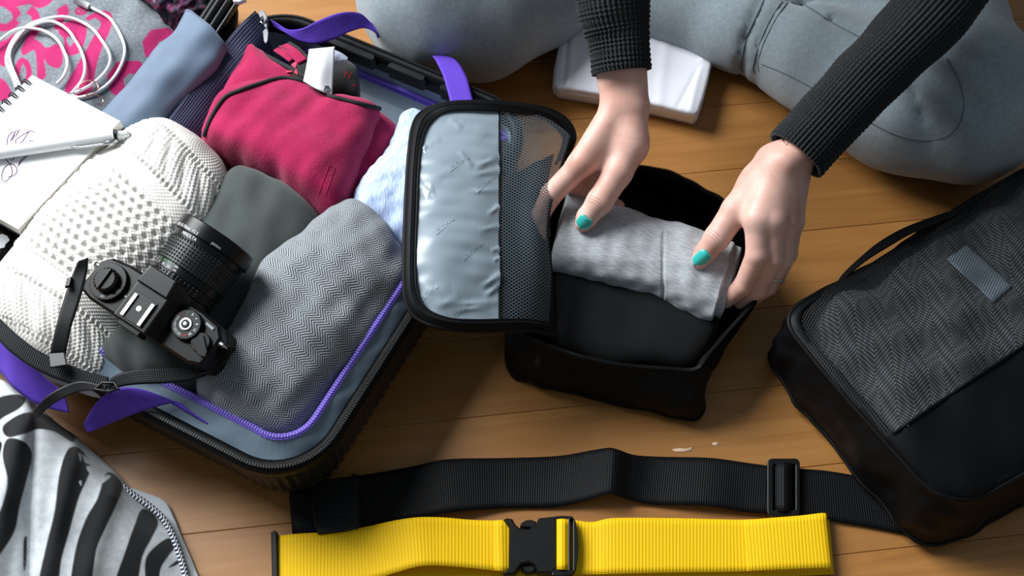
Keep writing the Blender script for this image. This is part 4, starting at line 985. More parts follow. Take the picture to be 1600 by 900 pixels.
V, F, uv = shell_geo(G3, .002); obj('flap_border', V, F, BLACK_FAB, cube, uv=uv)
mb = MB(); mb.tube(A, .0022, 8); mb.tube(A * .45 + B * .55 + [0, 0, .0042], .0013, 6); mb.tube(B + [0, 0, .001], .0012, 6); mb.obj('flap_piping', BLACK_WEB, cube)
V, F, uv = ribbon_geo([((894, 214, .104), (888, 214, .106)), ((880, 260, .112), (874, 262, .114)), ((859, 335, .124), (854, 335, .126)), ((863, 430, .105), (857, 430, .107)), ((866, 524, .080), (858, 516, .086))], 60, 5, .002); obj('hinge_band', V, F, BLACK_FAB, cube, uv=uv)

# clothes inside the cube
BLKT = cloth_mat('black_jersey', (12, 13, 15), (8, 9, 10), 60, 900, .3, .95, .03)
V, F, uv = puff_geo([(848, 425, .056), (870, 408, .06), (960, 425, .06), (1060, 460, .06), (1118, 490, .056), (1112, 535, .05), (1086, 574, .046), (1040, 580, .044), (950, 572, .046), (860, 540, .05), (838, 480, .05)], (975, 500), .068, .008, 150, 34, 5, .5, lambda G: .0018 * waves(G * [1.6, .5, 0], .05, 121))
obj('black_tshirt', V, F, BLKT, label='folded black t-shirt lying in the open packing cube', cat='t-shirt', uv=uv)
MARL = Nt('grey_marl_jersey'); _m = MARL.n('Mapping'); _m.inputs['Scale'].default_value = (26, 190, 1); MARL.l(MARL.n('TexCoord').outputs['UV'], _m.inputs[0])
_n = MARL.noise(4.0, 4, .7, _m.outputs[0]); MARL.set(Base_Color=MARL.ramp(_n, [(.3, lin((136, 141, 147))), (.5, lin((168, 172, 177))), (.7, lin((198, 201, 205)))]), Roughness=.92, Sheen_Weight=.15); MARL.bump(_n, .25, .0008)
gt = thing('rolled_tshirt', 'grey marl t-shirt rolled up and held over the open packing cube', 't-shirt', W(1000, 420, .03))
def gdisp(G):
    px, py = topx(G); return -.0022 * np.exp(-((px - 1036 + (py - 410) * .02) / 2.2) ** 2) * (py > 362) * (py < 468) + .0016 * np.sin(px * .16 + py * .03) * np.clip((py - 425 - (px - 860) * .27) / 40, -1, 0) * 0 + .0016 * waves(G * [1, .6, .4], .06, 131) + .0008 * waves(G, .025, 132)
V, F, uv = loft_geo([((884, 300, .078), (856, 418, .070), .020, .03), ((930, 318, .080), (900, 428, .070), .026, .04), ((985, 335, .080), (952, 442, .070), .028, .04), ((1045, 352, .080), (1015, 460, .070), .028, .04), ((1100, 372, .080), (1070, 482, .070), .026, .04), ((1152, 388, .078), (1120, 502, .070), .022, .03)], 200, 110, 2.8, .035, gdisp, 2.0)
obj('roll', V, F, MARL.m, gt, uv=uv)
V, F, uv = loft_geo([((1128, 380, .074), (1096, 488, .066), .020, .03), ((1160, 392, .074), (1130, 492, .066), .018, .03)], 30, 60, 2.6, .12, lambda G: .001 * waves(G, .04, 133)); obj('inner_fold', V, F, MARL.m, gt, uv=uv)

# ================================================================== closed packing cube on the right
TW = herringbone('dark_tweed', (122, 130, 136), (5, 6, 8), .016, .0042, 3.6)
top_r = [(1234, 512, .092), (1262, 552, .090), (1330, 632, .088), (1398, 708, .086), (1448, 762, .084), (1480, 778, .083), (1520, 780, .083), (1580, 752, .085), (1660, 700, .09), (1740, 640, .09), (1790, 560, .09), (1780, 470, .09), (1700, 320, .09), (1650, 268, .09), (1600, 268, .09), (1556, 292, .09), (1450, 358, .09), (1340, 428, .091), (1268, 464, .092), (1238, 486, .092)]
def shift(l, dx, dy, dz, k=1.0):
    cx, cy = 1520, 520; return [(cx + (x - cx) * k + dx, cy + (y - cy) * k + dy, max(0, z + dz)) for x, y, z in l]
def set_z(l, z): return [(x, y, z) for x, y, _ in l]
low = [(1213, 575, 0), (1232, 610, 0), (1320, 722, 0), (1392, 806, 0), (1428, 842, 0), (1458, 850, 0), (1500, 842, 0), (1560, 812, 0), (1680, 745, 0), (1770, 690, 0), (1810, 610, 0), (1790, 500, 0), (1700, 360, 0), (1640, 315, 0), (1590, 320, 0), (1540, 350, 0), (1440, 415, 0), (1330, 480, 0), (1250, 520, 0), (1218, 545, 0)]
lo2 = [(x + (x - 1520) * .012, y + (y - 560) * .012 - 6, .012) for x, y, z in low]
mdl = [((a[0] * .45 + b[0] * .55) + (a[0] - 1520) * .03, a[1] * .45 + b[1] * .55 + (a[1] - 560) * .01, .052) for a, b in zip(low, top_r)]
rim_o = [(a[0] + (a[0] - 1520) * .012, a[1] + (a[1] - 540) * .012, .082) for a in top_r]
pc2 = thing('packing_cube', 'zipped black packing cube with net window at the right edge', 'packing cube', W(1500, 600, 0))
V, F, uv, Gc = loops_geo([set_z(low, 0.0), lo2, mdl, rim_o, top_r], 220, 8, lambda G: (.0028 * waves(G * [1, 1, .5], .07, 141) + .0012 * waves(G, .03, 142)) * np.sin(np.linspace(0, math.pi, len(G)))[:, None], False)
V[:, 2] = np.maximum(V[:, 2], .001); obj('bag_body', V, F, BLACK_FAB, pc2, uv=uv)
mb = MB(); mb.tube(Gc[8], .0022, 8, True); mb.obj('bottom_piping', BLACK_FAB, pc2)
mb = MB(); mb.tube(Gc[-1] + [0, 0, .0008], .0024, 8, True); mb.tube(Gc[-5] + [0, 0, .001], .0014, 6, True); mb.obj('zipper_tape', BLACK_WEB, pc2)
# top face: domed, split along the seam between net and plain cloth
Vt, Ft, uvt = puff_geo(top_r, (1530, 530), .104, .08, 240, 60, 4, .5, lambda G: .0022 * waves(G, .09, 151), side=2)
Ft = [f for f in Ft if len(f) == 4]
px, py = topx(Vt); sx0, sy0, sx1, sy1 = 1395, 678, 1612, 532
sideF = np.array([((sx1 - sx0) * (py[list(f)].mean() - sy0) - (sy1 - sy0) * (px[list(f)].mean() - sx0)) for f in Ft])
cen = np.array([[px[list(f)].mean(), py[list(f)].mean()] for f in Ft])
def sub(sel):
    fs = [f for f, s in zip(Ft, sel) if s]; ids = sorted({i for f in fs for i in f}); mp = {i: k for k, i in enumerate(ids)}
    return Vt[ids], [tuple(mp[i] for i in f) for f in fs], uvt[ids]
V, F, uv = sub(sideF >= 0); obj('plain_panel', V, F, BLACK_FAB, pc2, uv=uv)
V, F, uv = sub(sideF < 0); npn = obj('net_panel', V, F, netting('fine_black_netting', (16, 18, 21), .0030, .40), pc2, uv=uv, label='black netting window'); npt = bvh_of(npn)
mb = MB(); mb.tube(drape(spx([(1395, 678), (1450, 640), (1520, 593), (1612, 532), (1700, 474)], 60), npt, .001, .1), .0016, 6); mb.obj('panel_seam', BLACK_FAB, pc2)
# rolled border round the top
B1 = Gc[-1]; cc_ = B1.mean(0); B2 = B1 + (cc_ - B1) / np.linalg.norm(cc_ - B1, axis=1, keepdims=True) * .012; B2[:, 2] += .0045
t = np.linspace(0, 1, 6)[None, :, None]; GB = B1[:, None] * (1 - t) + B2[:, None] * t; GB[..., 2] += .002 * np.sin(np.linspace(0, math.pi, 6))[None]
V, F, uv = shell_geo(GB, .0016, True); obj('top_border', V, F, BLACK_FAB, pc2, uv=uv)
V, F, uv = ribbon_geo([((1306, 446, .086), (1316, 440, .09)), ((1318, 428, .09), (1322, 434, .092)), ((1345, 402, .094), (1352, 408, .096)), ((1375, 378, .096), (1390, 384, .1)), ((1410, 358, .096), (1425, 364, .1)), ((1450, 342, .096), (1462, 350, .098)), ((1492, 328, .092), (1500, 334, .094)), ((1506, 324, .084), (1510, 330, .086))], 60, 6, .002); obj('carry_handle', V, F, BLACK_WEB, pc2, uv=uv)
V, F, uv = puff_geo([(x + (1530 - x) * .05, y + (520 - y) * .05, .078) for x, y, z in top_r], (1530, 510), .097, .01, 220, 60, 4, .5, lambda G: .0024 * waves(G, .09, 151) + .0050 * waves(G * [1, 1.4, 0], .085, 161) - .004)
tw = obj('tweed_jacket', V, F, TW, label='dark tweed garment seen through the net of the closed packing cube', cat='jacket', uv=uv)
twb = bvh_of(tw); Gp = []
for i in range(12): Gp.append(drape([(1478 + 6.6 * i + 30 * j / 7, 408 + 6.0 * i - 24 * j / 7) for j in range(8)], twb, .0022, .1))
V, F, uv = shell_geo(np.array(Gp), .0006); obj('garment_label', V, F, cloth_mat('slate_label', (150, 166, 180), (136, 152, 168), 60, 900), tw, uv=uv)

# ================================================================== luggage straps
YEL = webbing('yellow_webbing', (250, 206, 24), (232, 176, 8), .0034, .6)
bs = thing('luggage_strap', 'black webbing luggage strap with buckle lying across the floor', 'strap', W(900, 760, 0))
V, F, uv = ribbon_geo([((470, 752, .005), (476, 832, .004)), ((520, 748, .006), (524, 829, .005)), ((570, 742, .008), (580, 820, .006)), ((640, 730, .008), (652, 811, .006)), ((700, 718, .012), (706, 800, .012)), ((790, 716, .004), (790, 794, .004)), ((870, 713, .004), (866, 792, .004)), ((925, 704, .012), (915, 782, .011)), ((952, 700, .020), (948, 772, .020)), ((966, 703, .020), (962, 774, .018)), ((990, 711, .010), (985, 781, .008)), ((1030, 714, .004), (1022, 788, .004)), ((1110, 716, .008), (1105, 790, .010)), ((1170, 724, .007), (1165, 800, .006)), ((1225, 731, .006), (1225, 803, .006)), ((1290, 736, .004), (1295, 813, .004)), ((1350, 746, .003), (1360, 824, .003)), ((1420, 760, .003), (1430, 838, .003))], 240, 9, .0018); V[:, 2] = np.maximum(V[:, 2], .0006)
obj('webbing', V, F, BLACK_WEB, bs, uv=uv)
V, F, uv = ribbon_geo([((458, 762, .002), (464, 834, .002)), ((452, 762, .006), (458, 834, .006)), ((458, 758, .012), (466, 832, .012)), ((480, 752, .012), (486, 831, .012)), ((492, 750, .010), (497, 830, .010))], 40, 6, .0018); obj('webbing_loop', V, F, BLACK_WEB, bs, uv=uv)
fb = [(486, 752), (500, 748), (546, 745), (551, 739), (557, 740), (560, 746), (561, 790), (563, 818), (560, 825), (540, 829), (496, 833), (490, 820), (487, 796)]
V, F = extrude_px(fb, .003, .017, .002); bk = obj('buckle', V, F, BLACK_PL, bs, smooth=False); bkt = bvh_of(bk)
mb = MB(); mb.tube(drape(spx([(518, 829), (521, 818), (528, 811), (540, 812), (550, 818), (558, 825)], 30), bkt, .0003, .017), .0013, 6); mb.obj('release_tab', BLACK_PL, bk)
def ring_plate(outer, inners, z0, z1, name, mat, parent, bev=.0008):
    o = Ws([(x, y, z1) for x, y in outer])[:, :2]; c = bpy.data.curves.new('tmp', 'CURVE'); c.dimensions = '2D'; c.fill_mode = 'BOTH'; c.extrude = (z1 - z0) / 2 - bev; c.bevel_depth = bev; c.bevel_resolution = 1; c.offset = -bev
    for pl in [outer] + inners:
        q = Ws([(x, y, z1) for x, y in pl]); s = c.splines.new('POLY'); s.points.add(len(q) - 1); s.use_cyclic_u = True
        for pt, v in zip(s.points, q): pt.co = (v[0], v[1], 0, 1)
    t = bpy.data.objects.new('tmp', c); COL.objects.link(t); m = t.evaluated_get(bpy.context.evaluated_depsgraph_get()).to_mesh()
    V = np.array([v.co[:] for v in m.vertices]); F = [tuple(p.vertices) for p in m.polygons]; V[:, 2] += (z0 + z1) / 2
    bpy.data.objects.remove(t); bpy.data.curves.remove(c); return obj(name, V, F, mat, parent, smooth=False)
def rrect(x0, y0, x1, y1, r, sk=0):
    P = []
    for cx, cy, a0 in ((x1 - r, y0 + r, -90), (x1 - r, y1 - r, 0), (x0 + r, y1 - r, 90), (x0 + r, y0 + r, 180)):
        for k in range(5):
            a = math.radians(a0 + 22.5 * k); P.append((cx + r * math.cos(a) + sk * (cy - y0), cy + r * math.sin(a)))
    return P
ring_plate(rrect(1199, 716, 1250, 806, 8), [rrect(1208, 725, 1214, 797, 2), rrect(1236, 725, 1243, 797, 2)], .008, .014, 'slider', BLACK_PL, bs)
V, F, uv = ribbon_geo([((1208, 722, .004), (1208, 799, .004)), ((1213, 722, .012), (1213, 799, .012)), ((1225, 722, .017), (1225, 799, .017)), ((1236, 723, .013), (1236, 799, .013)), ((1243, 724, .004), (1243, 800, .004))], 30, 7, .0016); obj('webbing_loop', V, F, BLACK_WEB, bs, uv=uv)

ys = thing('luggage_strap', 'bright yellow webbing luggage strap with black buckle in front', 'strap', W(860, 860, 0))
def yr(pr, name='webbing', n=160, th=.0018):
    V, F, uv = ribbon_geo(pr, n, 9, th); V[:, 2] = np.maximum(V[:, 2], .0006); return obj(name, V, F, YEL, ys, uv=uv)
yr([((430, 838, .008), (430, 925, .008)), ((470, 834, .011), (470, 921, .011)), ((520, 831, .012), (520, 917, .012)), ((570, 824, .015), (575, 908, .015)), ((610, 815, .020), (618, 895, .022)), ((650, 809, .022), (655, 885, .026)), ((690, 809, .018), (690, 884, .023)), ((740, 813, .013), (740, 888, .017)), ((785, 814, .010), (785, 893, .012)), ((800, 815, .008), (800, 894, .009))])
yr([((432, 850, .003), (432, 935, .003)), ((520, 845, .003), (520, 930, .003)), ((600, 835, .004), (600, 918, .004)), ((640, 820, .005), (640, 905, .005)), ((720, 822, .006), (720, 908, .006)), ((800, 824, .004), (800, 912, .004)), ((900, 824, .003), (900, 908, .003)), ((1050, 822, .003), (1050, 904, .003)), ((1170, 820, .003), (1170, 903, .003)), ((1296, 812, .004), (1303, 897, .004))])
yr([((890, 812, .010), (890, 896, .010)), ((925, 816, .009), (925, 898, .009)), ((960, 810, .011), (960, 897, .011)), ((1050, 810, .010), (1050, 895, .010)), ((1130, 812, .009), (1130, 894, .009)), ((1170, 812, .009), (1175, 893, .009)), ((1240, 808, .011), (1246, 892, .011)), ((1290, 805, .012), (1296, 890, .012))])
yr([((1162, 814, .0125), (1168, 893, .0125)), ((1200, 810, .015), (1206, 891, .015)), ((1250, 806, .017), (1256, 889, .016)), ((1284, 802, .017), (1293, 888, .016)), ((1291, 804, .012), (1299, 892, .011)), ((1290, 806, .005), (1298, 896, .004))], 'folded_end', 60)
yr([((771, 814, .0145), (774, 892, .0145)), ((782, 813, .0155), (784, 893, .0155)), ((797, 814, .012), (797, 894, .012))], 'stitched_end', 24)
V, F = extrude_px([(423, 832), (428, 828), (433, 831), (434, 920), (425, 920)], .001, .014, .0015); obj('end_bar', V, F, BLACK_PL, ys, smooth=False)
zf = lambda P: [(750 + x / 2.6667, 660 + y / 2.6667) for x, y in P]
V, F = extrude_px(zf([(98, 404), (112, 397), (134, 400), (148, 425), (168, 440), (205, 441), (234, 422), (244, 398), (300, 391), (312, 400), (314, 610), (302, 626), (242, 627), (226, 594), (204, 582), (172, 590), (142, 630), (100, 636), (96, 628), (118, 604), (122, 432)]), .006, .021, .0018); ybk = obj('buckle', V, F, BLACK_PL, ys, smooth=False)
for pl in ([(165, 436), (172, 418), (192, 406), (214, 404), (234, 412), (238, 440)], [(168, 596), (176, 616), (196, 628), (218, 626), (232, 616), (230, 592)]):
    V, F = extrude_px(zf(pl), .006, .016, .0015); obj('release_tab', V, F, BLACK_PL, ybk, smooth=False)
ring_plate(zf([(298, 392), (340, 388), (384, 390), (398, 410), (408, 460), (411, 512), (408, 565), (400, 610), (384, 634), (340, 640), (300, 638)]), [zf([(318, 402), (368, 402), (368, 612), (318, 612)]), zf([(376, 402), (388, 405), (388, 615), (376, 615)])], .009, .020, 'buckle_frame', BLACK_PL, ys)
yr([((866, 814, .010), (866, 892, .010)), ((870, 812, .018), (870, 890, .018)), ((879, 811, .022), (879, 890, .022)), ((888, 812, .018), (888, 891, .018)), ((892, 813, .010), (892, 893, .010))], 'webbing_loop', 30)

# ================================================================== white folded T-shirt near the person
WHT = cloth_mat('white_cotton', (240, 242, 250), (230, 232, 242), 14, 1000, .15, .85, .1)
wt = thing('folded_tshirt', 'white t-shirt folded flat on the floor between the legs', 't-shirt', W(990, 110, 0))
def wdisp(G):
    px, py = topx(G); f = np.zeros(px.shape)
    for x0, y0, x1, y1, w_, a in ((888, 44, 880, 132, 3, -.0022), (896, 44, 889, 134, 4, .0012), (1100, 80, 1078, 172, 5, .0012), (1040, 70, 1030, 160, 9, .0012), (925, 60, 1000, 120, 12, .001), (1095, 100, 1060, 165, 4, -.001)):
        t = np.clip(((px - x0) * (x1 - x0) + (py - y0) * (y1 - y0)) / ((x1 - x0) ** 2 + (y1 - y0) ** 2), 0, 1)
        f += a * np.exp(-((px - x0 - t * (x1 - x0)) ** 2 + (py - y0 - t * (y1 - y0)) ** 2) / w_ ** 2)
    return f + .0008 * waves(G * [1, 1, 0], .08, 171)
for nm, dx, dy, z1, z2, zt_ in (('upper_fold', 0, 0, .030, .030, .0345), ('middle_fold', -2, 5, .0195, .0195, .021), ('lower_fold', -1, 9, .0095, .0095, .0105)):
    ol = [(884, 37), (900, 31), (930, 37), (985, 49), (1045, 61), (1108, 73), (1115, 77), (1113, 92), (1106, 125), (1098, 155), (1091, 176), (1086, 180), (1060, 174), (1000, 160), (940, 149), (872, 138), (865, 132), (867, 105), (875, 66)]
    V, F, uv = puff_geo([(x + dx, y + dy, z1) for x, y in ol], (988, 106), zt_, max(.001, z1 - .0095), 300, 60, 16, .5, wdisp if nm == 'upper_fold' else None, .99, 6, True); obj(nm, V, F, WHT, wt, uv=uv)
# ================================================================== person
pr = thing('person', 'person in grey sweatpants and charcoal knit sweater sitting cross-legged, packing', 'person', W(1150, -330, 0))
def chain(P, pts, k=None):
    """pts: (point, radius) ... -> union of round cones"""
    d = None
    for (a, ra), (b, rb) in zip(pts[:-1], pts[1:]):
        e = cone_d(P, a, b, ra, rb); d = e if d is None else (smin(d, e, k) if k else np.minimum(d, e))
    return d
# ---- trousers
hipL, hipR = np.array([.20, 1.42, .12]), np.array([.40, 1.42, .12])
legA = [(hipL, .10), (W(770, -120, .12), .105), (W(688, -8, .092), .095), (W(750, 14, .08), .080), (W(830, -10, .07), .066), (W(950, -40, .055), .046)]
legB = [(hipR, .11), (W(1425, -75, .125), .082), (W(1462, 40, .10), .074), (W(1502, 160, .092), .088), (W(1410, 152, .082), .078), (W(1290, 98, .068), .062), (W(1160, 48, .055), .048), (W(1050, 8, .048), .044), (W(960, -20, .045), .040)]
def pants_f(P):
    d = smin(chain(P, legA, .03), chain(P, legB, .03), .012); d = smin(d, cone_d(P, np.array([.22, 1.47, .13]), np.array([.38, 1.47, .13]), .12, .12), .05)
    d = smin(d, cone_d(P, W(1180, -30, .06), W(1420, 20, .07), .05, .06), .02)
    kn = legB[3][0]; g = np.exp(-np.linalg.norm(P - (kn + [-.05, -.02, .05]), axis=-1) ** 2 / .003)
    d = d + .0025 * waves(P, .10, 201) + .006 * g * np.sin((P[..., 0] * .8 + P[..., 1]) * 150)
    qx, qy = topx(P); far = (qx > 1100) & (qy > -60)
    for pl, wd_, dp in (([(1425, 138), (1442, 172), (1492, 206)], 7, .007), ([(1428, 140), (1446, 190), (1460, 216)], 6, .005), ([(1160, 130), (1158, 100), (1166, 60), (1190, 0)], 6, .007), ([(1228, 0), (1300, 34), (1365, 74)], 7, .006), ([(1180, 130), (1186, 70), (1210, 20)], 5, .003)):
        for (x0, y0), (x1, y1) in zip(pl[:-1], pl[1:]):
            t = np.clip(((qx - x0) * (x1 - x0) + (qy - y0) * (y1 - y0)) / ((x1 - x0) ** 2 + (y1 - y0) ** 2), 0, 1)
            d = d + np.where(far, dp * np.exp(-((qx - x0 - t * (x1 - x0)) ** 2 + (qy - y0 - t * (y1 - y0)) ** 2) / wd_ ** 2), 0)
    return np.maximum(d, .001 - P[..., 2])
V, F = surface_nets(pants_f, (-.20, .70, -.01), (.72, 1.64, .30), .006)
SWEAT = cloth_mat('grey_sweat_fleece', (150, 162, 169), (118, 131, 139), 220, 1100, .5, .95, .35, .001, .7)
pa_ = obj('trousers', V, F, SWEAT, pr, label='light grey fleece sweatpants'); pat = bvh_of(pa_)
md = pa_.modifiers.new('smooth', 'SMOOTH'); md.factor = .5; md.iterations = 4
SEAM = plain('seam_grey', (100, 112, 120), .9)
mb = MB()
for st, r in (([(1161, 112), (1159, 98), (1166, 60), (1190, 8), (1200, -20)], .0022), ([(1178, 114), (1177, 102), (1186, 70), (1204, 30), (1222, 2)], .0010), ([(1186, 112), (1185, 96), (1194, 66), (1212, 30), (1230, 4)], .0010), ([(1235, 4), (1260, 10), (1300, 36), (1345, 60), (1362, 72)], .0018),
              ([(1190, 100), (1220, 112), (1260, 132), (1300, 155)], .0009), ([(1362, 192), (1400, 210), (1440, 219), (1475, 215), (1498, 196), (1506, 165), (1498, 125), (1480, 92)], .0011)):
    mb.tube(drape(spx(st, 50), pat, .0002, .09), r * .7, 6)
mb.obj('trouser_seams', SEAM, pa_)

# ---- sweater: body and upper arms, then ribbed sleeves
cuffA = [(972, 113, .193), (966, 60, .212), (958, 0, .236)]; cuffB = [(1243, 243, .178), (1330, 148, .206), (1462, 8, .246)]
elA = np.array([.088, 1.03, .330]); elB = np.array([.475, .955, .292]); shA = np.array([.13, 1.22, .54]); shB = np.array([.46, 1.20, .53])
def torso_f(P):
    d = cone_d(P, np.array([.30, 1.47, .16]), np.array([.295, 1.28, .45]), .135, .145)
    d = smin(d, cone_d(P, np.array([.20, 1.28, .47]), np.array([.39, 1.27, .47]), .085, .085), .06)
    for s, e in ((shA, elA), (shB, elB)): d = smin(d, chain(P, [(s, .066), (e, .052)]), .04)
    d = smin(d, cone_d(P, np.array([.295, 1.23, .55]), np.array([.295, 1.19, .63]), .07, .06), .05)
    return d + .002 * waves(P, .08, 211)
V, F = surface_nets(torso_f, (-.06, .84, .0), (.66, 1.68, .72), .012)
KNIT = Nt('charcoal_knit'); _u, _v = KNIT.uv(); _n = KNIT.noise(260, 4, .7)
_s = KNIT.math('SINE', KNIT.math('MULTIPLY', _u, 2 * math.pi / .0042))
KNIT.set(Base_Color=KNIT.ramp(_n, [(.3, lin((9, 11, 13))), (.55, lin((19, 23, 27))), (.8, lin((50, 57, 64)))]), Roughness=.95, Sheen_Weight=.12); KNIT.bump(KNIT.math('ADD', KNIT.math('MULTIPLY', _s, .4), _n), .6, .0012)
mb = MB(); mb.add(V, F)
def sleeve(path, rad, el, ribs, sq=.86):
    P = np.vstack([Ws(path), el[None]]); C = cat_rom(P, 150); r = np.interp(np.linspace(0, 1, 150), np.linspace(0, 1, len(rad)), rad)
    T = np.gradient(C, axis=0); T /= np.linalg.norm(T, axis=1, keepdims=True)
    X = np.cross(T, [0, 0, 1.]); X /= np.linalg.norm(X, axis=1, keepdims=True); Y = np.cross(X, T)
    nv = 240; a = np.arange(nv) * 2 * math.pi / nv; L = np.r_[0, np.cumsum(np.linalg.norm(np.diff(C, axis=0), axis=1))]
    rb = .0013 * np.cos(a * ribs)[None] + .0006 * np.sin(L[:, None] * 2 * math.pi / .0055 + 3.14 * np.sign(np.cos(a * ribs))[None])
    R = r[:, None] + rb
    G = C[:, None] + X[:, None] * (R * np.cos(a)[None])[..., None] + Y[:, None] * (R * sq * np.sin(a)[None])[..., None]
    G = G + .0007 * waves(G, .06, ribs)[..., None] * (X[:, None] * np.cos(a)[None, :, None] + Y[:, None] * np.sin(a)[None, :, None])
    inn = [C[0] + (G[0] - C[0]) * .93 - T[0] * .0, C[0] + (G[0] - C[0]) * .84 + T[0] * .004, C[0] + (G[0] - C[0]) * .84 + T[0] * .05]
    G = np.concatenate([np.array(inn[::-1]), G]); L = np.r_[-.05, -.004, 0, L]
    uv = np.stack(np.meshgrid(L, a * .04, indexing='ij'), -1).reshape(-1, 2)
    return G.reshape(-1, 3), grid_faces(len(G), nv, True), uv
for pth, rad, el, rb in ((cuffA, [.0310, .0318, .0350, .0400, .048], elA, 44), (cuffB, [.0335, .0335, .036, .043, .050], elB, 46)):
    V, F, uv = sleeve(pth, rad, el, rb); mb.add(V, F, uv)
mb.obj('sweater', KNIT.m, pr, label='charcoal ribbed knit sweater')

# ---- skin: head and neck, forearms and hands in one body
def hand_f(sp):
    def f(P):
        palm = None
        for a, ra, b, rb in sp['palm']:
            e = cone_d(P, a, b, ra, rb); palm = e if palm is None else smin(palm, e, .010)
        fing = None
        for c in sp['fingers']:
            e = chain(P, c, .003); fing = e if fing is None else smin(fing, e, .0012)
        d = smin(palm, fing, .007)
        d = smin(d, chain(P, sp['thumb'], .004), .009)
        return d
    return f
w = W
wrA, wrB = w(977, 160, .172), w(1232, 248, .172)
foreA = w(972, 110, .192) ; foreB = w(1246, 238, .180)
handA = dict(
    palm=[(foreA + [-.012, 0, 0], .0165, wrA + [-.009, 0, 0], .0165), (foreA + [.010, 0, 0], .0165, wrA + [.0085, 0, 0], .0165),
          (wrA + [-.006, -.004, -.002], .0175, w(908, 254, .147), .0135), (wrA + [.004, 0, -.01], .016, w(925, 235, .125), .0135), (wrA + [.008, .004, -.012], .015, w(948, 232, .112), .013), (wrA + [.010, .004, -.012], .014, w(968, 235, .102), .012),
          (w(984, 180, .165), .0185, w(986, 228, .152), .0175), (w(982, 205, .158), .016, w(928, 250, .143), .012)],
    fingers=[[(w(908, 257, .145), .0132), (w(862, 303, .118), .0118), (w(843, 338, .097), .0100), (w(848, 368, .082), .0085)],
             [(w(922, 240, .128), .0125), (w(890, 286, .108), .0100), (w(915, 302, .085), .0090), (w(938, 312, .082), .008)],
             [(w(945, 238, .115), .012), (w(915, 282, .092), .0098), (w(940, 308, .080), .0088), (w(966, 323, .080), .0074)],
             [(w(965, 240, .105), .011), (w(945, 275, .085), .009), (w(955, 296, .075), .008)]],
    thumb=[(w(986, 226, .152), .0180), (w(966, 270, .143), .0150), (w(937, 315, .127), .0138), (w(917, 340, .113), .0110), (w(911, 350, .1085), .0088)])
handB = dict(
    palm=[(foreB + [-.013, -.012, 0], .0160, wrB + [-.012, -.010, 0], .0170), (foreB + [.012, .010, 0], .0160, wrB + [.011, .010, 0], .0165), (foreB, .0165, wrB, .017),
          (wrB + [-.012, -.008, -.002], .0175, w(1184, 342, .152), .0145), (wrB + [-.004, 0, 0], .0175, w(1207, 345, .150), .0145), (wrB + [.006, .004, -.002], .0165, w(1226, 348, .141), .0135), (wrB + [.012, .008, -.004], .015, w(1238, 345, .128), .012),
          (w(1205, 252, .165), .017, w(1180, 290, .152), .0165), (w(1185, 285, .152), .0155, w(1178, 330, .145), .0135)],
    fingers=[[(w(1184, 344, .151), .0138), (w(1184, 398, .128), .0122), (w(1162, 446, .092), .0105), (w(1134, 470, .068), .0085)],
             [(w(1207, 347, .149), .0138), (w(1207, 404, .120), .0118), (w(1184, 452, .084), .0100), (w(1158, 472, .06), .0082)],
             [(w(1226, 350, .140), .0128), (w(1222, 406, .110), .0108), (w(1200, 448, .078), .0094), (w(1176, 466, .06), .0078)],
             [(w(1237, 347, .127), .0115), (w(1232, 396, .098), .0094), (w(1214, 434, .072), .0082), (w(1195, 450, .06), .007)]],
    thumb=[(w(1184, 285, .152), .0170), (w(1150, 328, .140), .0150), (w(1120, 372, .123), .0134), (w(1101, 396, .1085), .0108), (w(1092, 409, .1035), .0084)])
mb = MB(); ends = []
for hd, elb in ((handA, elA), (handB, elB)):
    hf = hand_f(hd); fo_ = (hd['palm'][0][0] + hd['palm'][1][0]) / 2
    up_ = fo_ + (elb - fo_) * .22
    full = lambda P, hf=hf, fo_=fo_, up_=up_: smin(hf(P), cone_d(P, fo_, up_, .018, .017), .008)
    pts = np.array([p for c in hd['fingers'] + [hd['thumb']] for p, _ in c] + [a for a, _, b, _ in hd['palm']] + [up_])
    V, F = surface_nets(full, pts.min(0) - .03, pts.max(0) + .03, .0017); ends.append((mb.n, len(mb.F), len(F), elb)); mb.add(V, F)
def head_f(P):
    c = np.array([.295, 1.12, .80]); q = (P - c) / np.array([.076, .096, .112]); d = (np.linalg.norm(q, axis=-1) - 1) * .085
    d = smin(d, cone_d(P, np.array([.295, 1.20, .60]), np.array([.295, 1.14, .74]), .052, .050), .03)
    d = smin(d, cone_d(P, np.array([.295, 1.075, .715]), np.array([.295, 1.06, .71]), .04, .03), .03)
    d = smin(d, cone_d(P, np.array([.295, 1.022, .815]), np.array([.295, 1.004, .785]), .009, .015), .012)
    for s in (-1, 1):
        d = smin(d, cone_d(P, np.array([.295 + s * .078, 1.135, .81]), np.array([.295 + s * .074, 1.13, .775]), .012, .008), .008)
        d = -smin(-d, cone_d(P, np.array([.295 + s * .031, 1.015, .823]), np.array([.295 + s * .031, 1.0, .822]), .012, .012), .012)
    d = smin(d, cone_d(P, np.array([.277, 1.022, .748]), np.array([.313, 1.022, .748]), .008, .008), .008)
    return d
V, F = surface_nets(head_f, (.18, .96, .55), (.41, 1.25, .95), .005); hs0, hl0 = len(mb.F), len(F); mb.add(V, F)
